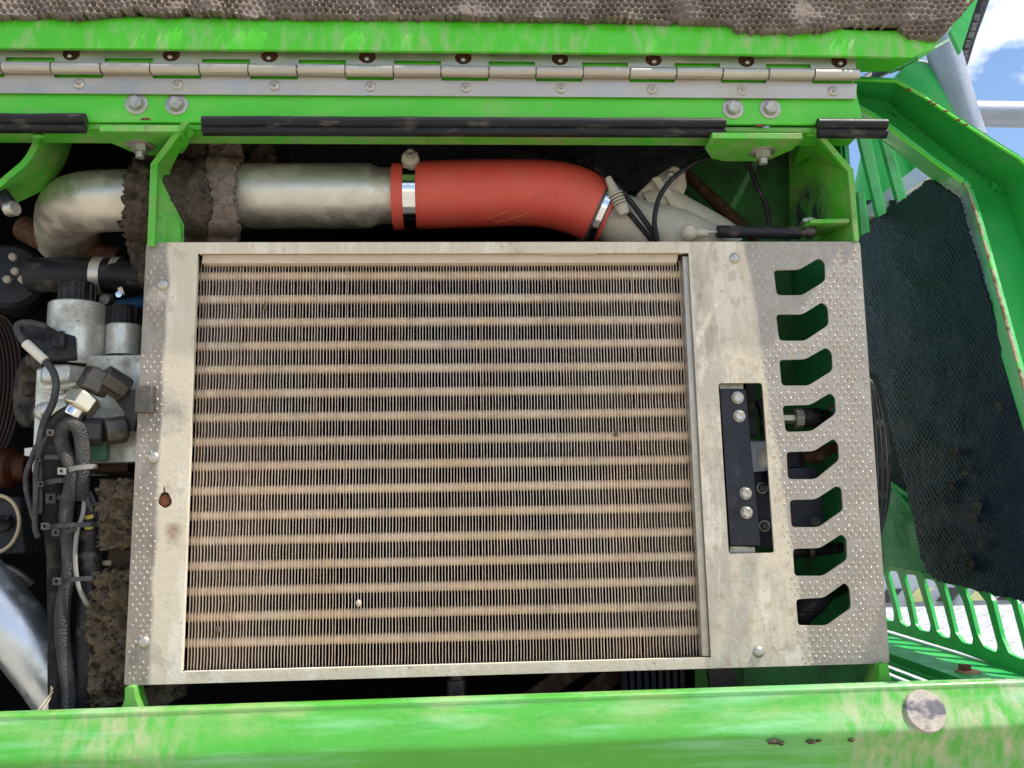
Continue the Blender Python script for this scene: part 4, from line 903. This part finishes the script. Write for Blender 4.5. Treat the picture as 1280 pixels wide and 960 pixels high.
crumb = lambda x, y: .03+.01*noise.noise(Vector((x/20, y/20, 4)))
tag(build('foam_strip', foam_mb([(124, 600), (174, 600), (170, 686), (121, 686), (118, 650)], crumb, 1.6, .016, 6, .0026, jag=3, th=.03, seed=2.), 'foam_crumb', ang=80), 'upper crumbly brown foam strip beside the guard plate left edge', 'foam', 'crumbling foam strips left of the guard')
tag(build('foam_strip', foam_mb([(113, 715), (165, 712), (162, 880), (112, 880), (108, 800)], crumb, 1.6, .016, 6, .0026, jag=4, th=.03, seed=7.), 'foam_crumb', ang=80), 'lower longer crumbly brown foam strip beside the harness', 'foam', 'crumbling foam strips left of the guard')
m = MB(); m.pprism([(136, 684), (170, 684), (168, 716), (132, 716)], .06, .02); o = build('spacer_block', m, 'foam_mud'); tag(o, 'smooth dark block between the two crumbly foam strips', 'block')
m = MB(); m.lathe(P(124, 704, .055), (1, 0, 0), [(0, .0035), (.002, .004), (.016, .004)], 12); tag(build('pin', m, 'cream'), 'short pale pin between the two foam strips', 'pin')

m = MB(); m.ptube([(-40, 720, .10), (-8, 752, .10), (25, 793, .10), (60, 838, .11), (100, 892, .12), (130, 935, .13)], 36, 36)
tag(build('silver_pipe', m, 'alu_pipe'), 'thick smooth silver pipe slanting down at the lower left', 'pipe')
t = thing('belt_pulley', 'dark ribbed belt pulley deep at the left edge', 'pulley', P(5, 560, .22))
for k in range(7):
    m = MB(); pts = []
    for i in range(24):
        a = PI*.5+PI*i/23; pts.append(P(14+42*0+(-1)*0, 485, .2+k*.01)+Vector((-.055-.0*k+.11*math.cos(a-PI)*.35+k*-.006+.03, 0, .11*math.sin(a))))
    m.tube(pts, .0022, 8); build('belt_rib', m, 'belt', t)
m = MB(); m.lathe(P(35, 487, .17), Vector((-.7, -.7, 0)), [(-.03, .055), (.0, .055), (.004, .05), (.002, .035), (-.015, .03), (-.015, .012), (.005, .010), (.006, .002)], 36); build('hub', m, 'fitting', t)
t = thing('engine_flange', 'round dark flange with four pale nuts at the upper left', 'flange', P(15, 390, .2))
m = MB(); m.lathe(P(12, 345, .24), Vector((.25, -1, 0)), [(-.06, .052), (0, .052), (.008, .045), (.01, .02)], 32); build('flange', m, 'black_steel', t)
for px, py in ((17, 322), (20, 340), (10, 350), (29, 350)):
    m = MB(); m.lathe(P(px, py, .215), Vector((.25, -1, 0)), [(0, .0062), (.006, .0062), (.0085, .004)], 10); build('nut', m, 'dusty_cast', t)
m = MB(); m.lathe(P(5, 585, .14), (1, 0, 0), [(-.06, .028), (.012, .028), (.020, .020), (.034, .019), (.035, .012)], 28); tag(build('amber_cap', m, 'amber'), 'amber brown round cap left of the grey wires', 'cap')
t = thing('filter_housing', 'dark blue housing with a cream ring seal at the left edge', 'filter housing', P(0, 700, .12))
m = MB(); m.pprism([(-60, 612), (24, 622), (31, 692), (-60, 696)], .14, .08); build('housing', m, 'mesh_dark', t, bev=.003)
m = MB(); c = P(-6, 655, .132); m.tube([c+Vector((.032*math.cos(a), 0, .039*math.sin(a))) for a in [2*PI*k/40 for k in range(41)]], .0026, 8, cap=False); build('ring_seal', m, 'cream', t)
m = MB(); m.blob(P(5, 655, .13), .012, 2, .6); build('core', m, 'black_plastic', t)
m = MB(); m.ptube([(-20, 700, .12), (0, 708, .11), (20, 715, .11), (40, 730, .12)], 5, 8); m.ptube([(-10, 716, .11), (10, 722, .11), (24, 722, .11)], 6, 10); tag(build('loose_lever', m, 'fitting'), 'dark bent lever above the silver pipe at lower left', 'lever')
m = MB(); m.ptube([(66, 860, .02), (60, 872, .02), (46, 890, -.0)], .7, 6, 4); m.ptube([(64, 858, .02), (62, 874, .02), (52, 890, -.0)], .7, 6, 4); m.ptube([(66, 864, .02), (58, 880, .02)], .6, 6, 4)
tag(build('straw', m, 'cream'), 'dry straw stalks at the foot of the wiring trunk', 'straw')

# ------------------------------------------------------------------ right side: channel frame, pad, grille
t = thing('channel_frame', 'bent green channel frame running down the right side against the sky', 'frame', P(1240, 520, .1))
Yr, Yf = .14, .05
weld = [(1040, 121), (1085, 122), (1112, 128), (1125, 150-8), (1171, 179), (1214, 210), (1246, 232), (1256, 246), (1266, 275), (1280, 320), (1310, 410), (1318, 436)]
outr = [(1040, 100), (1072, 100), (1120, 102), (1152, 120), (1209, 158), (1250, 184), (1273, 198), (1290, 215), (1310, 250), (1330, 300), (1365, 410), (1372, 436)]
innf = [(1040, 128), (1070, 134), (1092, 147), (1111, 160), (1163, 200), (1190, 219), (1203, 228), (1210, 236), (1221, 270), (1234, 315), (1283, 494), (1290, 520)]
innb = [(1030, 140), (1060, 148), (1080, 160), (1099, 171), (1163, 220), (1185, 237), (1198, 248), (1201, 255), (1209, 285), (1216, 315), (1283, 539), (1288, 556)]
def lean(y): return -max(0, y-235)*.0006
def strip(name, A, YA, B, YB, mt, th=.004):
    m = MB(); a = [P(x, y, YA+lean(y)) for x, y in A]; b = [P(x, y, YB+lean(y)) for x, y in B]
    for i in range(len(a)-1):
        n = (b[i]-a[i]).cross(a[i+1]-a[i]).normalized()
        if n.dot(a[i]-CAM) < 0: n = -n
        o = n*th; v = [m.bm.verts.new(q) for q in (a[i], a[i+1], b[i+1], b[i])]+[m.bm.verts.new(q+o) for q in (a[i], a[i+1], b[i+1], b[i])]
        for f in ((0, 1, 2, 3), (7, 6, 5, 4), (0, 4, 5, 1), (3, 2, 6, 7)): m.bm.faces.new([v[k] for k in f])
    return build(name, m, mt, t, ang=25)
strip('outer_flange', outr, Yf, weld, Yr, 'green_frame', .005)
strip('web', weld, Yr, innb, Yr+.004, 'green_frame', .005)
strip('inner_flange', innf, Yf+.03, innb, Yr, 'green_frame', .006)
m = MB(); m.tube([P(x, y, Yf-.001+lean(y)) for x, y in outr], .0024, 8); build('bright_edge', m, 'green_paint', t)
m = MB(); m.tube([P(x, y, Yf+.029+lean(y)) for x, y in innf[:7]], .0022, 8); build('inner_edge', m, 'green_paint', t)
m = MB(); m.tube([P(x, y, Yf+.029+lean(y)) for x, y in innf[6:]], .0022, 8); build('rusty_edge', m, 'chipped_edge', t, label='rusty chipped paint edge')
m = MB(); q = smooth([(1112, 140), (1171, 179), (1214, 210), (1244, 230), (1256, 246), (1268, 290)], 10)
for a in q: m.blob(P(a[0]+random.uniform(-1, 1), a[1]+random.uniform(-1, 1), Yr-.003), random.uniform(.0012, .0028), 1, .4)
for a in range(14): m.blob(P(1248+random.uniform(-9, 9), 238+random.uniform(-9, 9), Yr-.003), random.uniform(.003, .0055), 1, .4)
build('weld_bead', m, 'green_frame', t)
m = MB()
for a in ((1136, 112), (1137, 113), (1163, 127), (1168, 130), (1182, 139), (1198, 150), (1207, 156)): m.blob(P(a[0], a[1], Yf-.003), .0028, 1, .4, (1.6, .6, .8))
build('rust_chips', m, 'rust', t, kind='stuff')

# insulation pad
t = thing('insulation_pad', 'large dark blue-black dimpled insulation pad leaning inside the right frame', 'insulation pad', P(1180, 745, .2))
padp = [(1060, 315), (1078, 290), (1120, 256), (1163, 223), (1199, 248), (1218, 315), (1283, 529), (1330, 690), (1330, 765), (1280, 752), (1222, 738), (1172, 726), (1160, 716), (1150, 690), (1140, 640), (1126, 590), (1116, 545), (1098, 470), (1060, 440)]
def padY(x, y): return YX(x, y, XS-.014)
m = foam_mb(padp, padY, 1.5, .0018, 40, .0003, 5.2, .0022, 1.2, .003, 3., (-1, 0, 0))
build('pad', m, 'foam_blue', t, ang=80)
for k, (px, py, pr) in enumerate(((1190, 566, 5), (1187, 606, 5), (1206, 590, 3.5), (1219, 634, 7), (1213, 648, 5), (1224, 683, 5), (1212, 706, 6), (1205, 697, 4), (1248, 508, 4))):
    m = foam_mb([(px+pr*math.cos(a)*(.7+.4*noise.noise(Vector((k*3.1, a, 0)))), py+pr*1.5*math.sin(a)*(.8+.5*noise.noise(Vector((k*3.1, a, 4))))) for a in [2*PI*j/14 for j in range(14)]], lambda x, y: YX(x, y, XS-.022), 1.2, .004, 4, .002, jag=1.2, th=.004, seed=k*1., dv=(-1, 0, 0))
    build('torn_patch', m, 'torn_grey', t)

t = thing('side_panel', 'green panel with long slots standing behind the insulation pad', 'slotted panel', P(1190, 840, .34))
Yg = .36
po = [(1060, 590), (1110, 600), (1165, 640), (1200, 650), (1325, 690), (1325, 860), (1280, 845), (1200, 815), (1105, 786), (1060, 776)]
S_ = [[(1096, 712), (1103, 713), (1117, 765), (1117, 777), (1107, 775), (1100, 760)],
 [(1108, 713), (1121, 714), (1132, 750), (1138.6, 781), (1134, 784), (1125, 778), (1119, 752)],
 [(1129, 718), (1144, 718.6), (1154, 750), (1163, 781), (1162, 790), (1150, 788), (1144, 781), (1138.6, 752)],
 [(1153, 722), (1168, 726), (1177.6, 750), (1188, 790), (1187, 798), (1177, 796), (1170.6, 789), (1160.5, 750)],
 [(1178, 728), (1193, 732), (1203, 750), (1216, 798), (1215, 806), (1203, 803), (1194, 791), (1185, 752)],
 [(1204, 734), (1221, 738), (1232, 752), (1247, 808), (1245, 816), (1230, 809), (1221, 792), (1211, 752)],
 [(1233, 738), (1252, 744), (1264, 754), (1281, 818), (1279, 825), (1261, 817), (1252, 797), (1241, 752)],
 [(1264, 746), (1284, 752), (1297, 780), (1308, 826), (1305, 834), (1294, 829), (1284, 800), (1271, 754)]]
PS = lambda x, y, e=0.: P(x, y, YX(x, y, XS+e))
m = MB(); m.prism([PS(x, y) for x, y in po], (.006, 0, 0), [[PS(x, y) for x, y in fillet(s, 3, 3)] for s in S_]); build('slotted_sheet', m, 'green_frame', t, bev=.0008)
m = MB(); m.prism([PS(x, y, .004) for x, y in [(1050, 250), (1120, 250), (1160, 400), (1180, 640), (1150, 645), (1108, 600), (1050, 560)]], (.004, 0, 0)); build('dark_lining', m, 'mesh_dark', t)
m = foam_mb([(1085, 560), (1110, 608), (1150, 640), (1170, 720), (1130, 710), (1090, 704)], lambda x, y: YX(x, y, XS-.004), 1.6, .0, 10, 0, 4.6, .0026, .6, .002, 6., (-1, 0, 0)); build('wire_mesh', m, 'green_inner', t, ang=80)
m = MB(); m.tube([PS(1106, 596, -.01), PS(1142, 642, -.01)], .0022, 8); build('edge_wire', m, 'green_frame', t)
# upper slatted part
t = thing('slatted_vent', 'dark green slats of the side vent above the insulation pad', 'vent', P(1100, 290, .3))
for pts in ([(1073, 240), (1079, 240), (1085, 290), (1077, 294)], [(1074, 170), (1086, 170), (1106, 267), (1098, 271)], [(1101, 170), (1111, 170), (1131, 247), (1123, 252)]):
    m = MB(); m.prism([P(x, y, .30) for x, y in pts], (-.003, .006, 0)); build('slat', m, 'green_inner', t)
    m = MB(); m.prism([P(pts[1][0], pts[1][1], .30), P(pts[1][0]+2.4, pts[1][1], .30), P(pts[2][0]+2.4, pts[2][1], .30), P(pts[2][0], pts[2][1], .30)], (0, .004, 0)); build('slat_edge', m, 'green_frame', t)
m = MB(); m.prism([P(1070, 268, .32), P(1150, 205, .32), P(1168, 222, .32), P(1076, 284, .32)], (0, .004, 0)); build('cross_strip', m, 'blue_strip', t)
m = MB(); m.prism([P(1074, 282, .318), P(1166, 222, .318), P(1164, 219.5, .318), P(1074, 279, .318)], (0, .003, 0)); build('strip_lip', m, 'dusty_cast', t)
# outer green body parts
t = thing('cab_shell', 'glossy teal green body panels seen between slats beyond the frame', 'body panel', P(1120, 290, .5))
m = MB(); m.ptube([(1100, 165, .6, 20), (1107, 200, .6, 34), (1110, 240, .6, 45), (1105, 300, .6, 50)], 40, 24); build('rounded_panel', m, 'green_frame', t)
m = MB(); m.ptube([(1130, 86, .55, 16), (1146, 105, .55, 30), (1162, 135, .55, 40), (1172, 175, .55, 46), (1178, 240, .55, 48)], 30, 28); build('rear_tank', m, 'green_frame', t)
m = MB(); m.plate([(1225, -25, .30), (1188, 38, .30), (1201, 66, .30), (1222, 0, .30)], .01); build('upright_corner', m, 'green_frame', t)
# railing
t = thing('tube_railing', 'grey galvanised tube post with a crossbar rising at the right against the sky', 'railing', P(1209, 200, .6))
m = MB(); m.tube([P(1159, -8, .5), P(1176, 52, .5), P(1195, 118, .5), P(1212, 175, .5)], 21.5*S(.5), 28); build('post', m, 'galv_tube', t)
m = MB(); m.tube([P(1200, 142, .52), P(1290, 143.5, .52), P(1420, 146, .52)], 17.2*S(.52), 28); build('crossbar', m, 'galv_tube', t)
m = MB()
for k in range(16):
    a = 2*PI*k/16; m.blob(P(1213, 142, .50)+Vector((.001+.003*math.cos(a), -.02*0+.024*math.cos(a), .026*math.sin(a))), .0045, 1, .4)
build('weld', m, 'galv_tube', t)
t = thing('hydraulic_hose', 'black hydraulic hose with white print passing behind the tube post', 'hose', P(1200, 90, .42))
hpth = [(1244, -50, .58), (1229, 0, .58), (1213, 45, .58), (1198, 88, .58), (1180, 92, .58), (1150, 82, .58), (1120, 82, .58), (1096, 92, .55), (1072, 108, .5)]
m = MB(); m.ptube(hpth, 7.8, 16, 8); build('hose', m, 'rubber', t)
fc = bpy.data.curves.new('print', 'FONT'); fc.body = 'ADR  W.P. 380 BAR  100'; fc.size = .015; fc.extrude = .0001
fo = bpy.data.objects.new('tmp', fc); me = bpy.data.meshes.new_from_object(fo)
A = P(1205, 74, .562); Bp = P(1229, 0, .562); u = (Bp-A).normalized(); nrm = (CAM-A).normalized(); vv = nrm.cross(u).normalized(); nrm = u.cross(vv)
for v in me.vertices:
    c = v.co.copy(); v.co = A+u*(c.x*.70)+vv*(c.y-.004)+nrm*(.0005+c.z)
bm_ = MB(); bm_.bm.from_mesh(me); bpy.data.objects.remove(fo); build('print', bm_, 'light_plastic', t)

# black pipe bundle at the plate's right edge
t = thing('wire_bundle', 'bundle of thin dark wires bulging out behind the right edge of the guard', 'wires', P(1100, 680, .06))
for k in range(7):
    o = k*3.6; m = MB()
    m.ptube([(1076-o*.1, 455+k*2, .07+.004*k), (1084+o*.35, 480, .07), (1090+o*.72, 520, .06+.003*k), (1093+o*.85, 570, .06), (1094+o*.8, 620, .06+.002*k), (1093+o*.45, 660, .07), (1090, 700, .08)], 1.5, 8, 6)
    build('wire', m, 'grey_plastic' if k % 2 else 'rubber', t)

# inner deck with the sun patches
zd = (PS(1112, 790).z+PS(1275, 843).z)/2
def PZ(px, py, z=None):
    d = ray(px, py); q = ((zd if z is None else z)-CAM.z)/d.z; return CAM+d*q
t = thing('inner_deck', 'light green deck sheet with sun patches behind the bottom beam', 'deck', PZ(1200, 840))
e0, e1 = PZ(1108, 811), PZ(1200, 853); xe = (e0.x+e1.x)/2
m = MB(); m.prism([(xe, -.05, zd), (XS+.004, -.05, zd), (XS+.004, .75, zd), (xe, .75, zd)], (0, 0, -.004)); m.prism([(xe, -.05, zd-.004), (xe+.003, -.05, zd-.004), (xe+.003, .75, zd-.004), (xe, .75, zd-.004)], (0, 0, -.012)); build('sheet', m, 'green_frame', t)
for k in range(3):
    xx = xe-.008-k*.016; m = MB(); m.box((xx-.0035, -.03, zd-.014-.004*k), (xx+.0035, .7, zd-.010-.004*k)); build('grating_bar', m, 'green_frame', t)
m = MB(); m.box((.53, -.03, zd-.16), (XS, .75, zd-.15)); build('lower_tray', m, 'green_inner', t)
bm1 = MB(); p_ = PZ(1210, 840); bm1.lathe(p_+Vector((0, 0, 0)), (0, 0, 1), [(0, .016), (.002, .016), (.003, .008)], 20); build('washer', bm1, 'copper_nut', t)
put(meshdata('nut2', MB().prism(hexpts(1, 0), (0, 0, .8)), 'rust'), t, p_+Vector((-.004, 0, .003)), (0, 0, 1), .0085, 'nut')

# walkway beyond
zw = P(1200, 757, 1.6).z
t = thing('walkway', 'sunlit bright tread plate walkway beyond the slotted green panel', 'walkway', (1.6, 1.0, zw-.02))
m = MB(); m.box((.75, .42, zw-.02), (2.8, 1.6, zw)); build('plate', m, 'bright_tread', t)
m = MB(); rw = random.Random(1)
y = .44; row = 0
while y < 1.55:
    x = .80+(row % 2)*.03
    while x < 2.3:
        a = .6 if (row+int(x*17)) % 2 else -.6; c = Vector((x, y, zw)); U = Vector((math.cos(a), math.sin(a), 0)); W = Vector((-math.sin(a), math.cos(a), 0))
        q = [m.bm.verts.new(c+U*.016), m.bm.verts.new(c+W*.005), m.bm.verts.new(c-U*.016), m.bm.verts.new(c-W*.005)]; tp = m.bm.verts.new(c+Vector((0, 0, .004)))
        for k in range(4): m.bm.faces.new([q[k], q[(k+1) % 4], tp])
        x += .06
    y += .035; row += 1
build('tread_pattern', m, 'bright_tread', t, ang=20, kind='stuff')
t = thing('rear_step_wall', 'pale grey upright wall with a striped strip beyond the walkway', 'wall', (1.6, 1.7, zw))
m = MB(); m.box((.6, 1.66, zw-.1), (3.0, 1.70, zw+.42)); build('wall', m, 'wall_grey', t)
for k in range(14):
    x = 1.28+k*.10; m = MB(); m.prism([(x, 1.650, zw+.008), (x+.05, 1.650, zw+.008), (x+.095, 1.650, zw+.05), (x+.045, 1.650, zw+.05)], (0, .006, 0)); build('stripe', m, 'pale_yellow' if k % 2 else 'grey_plastic', t)
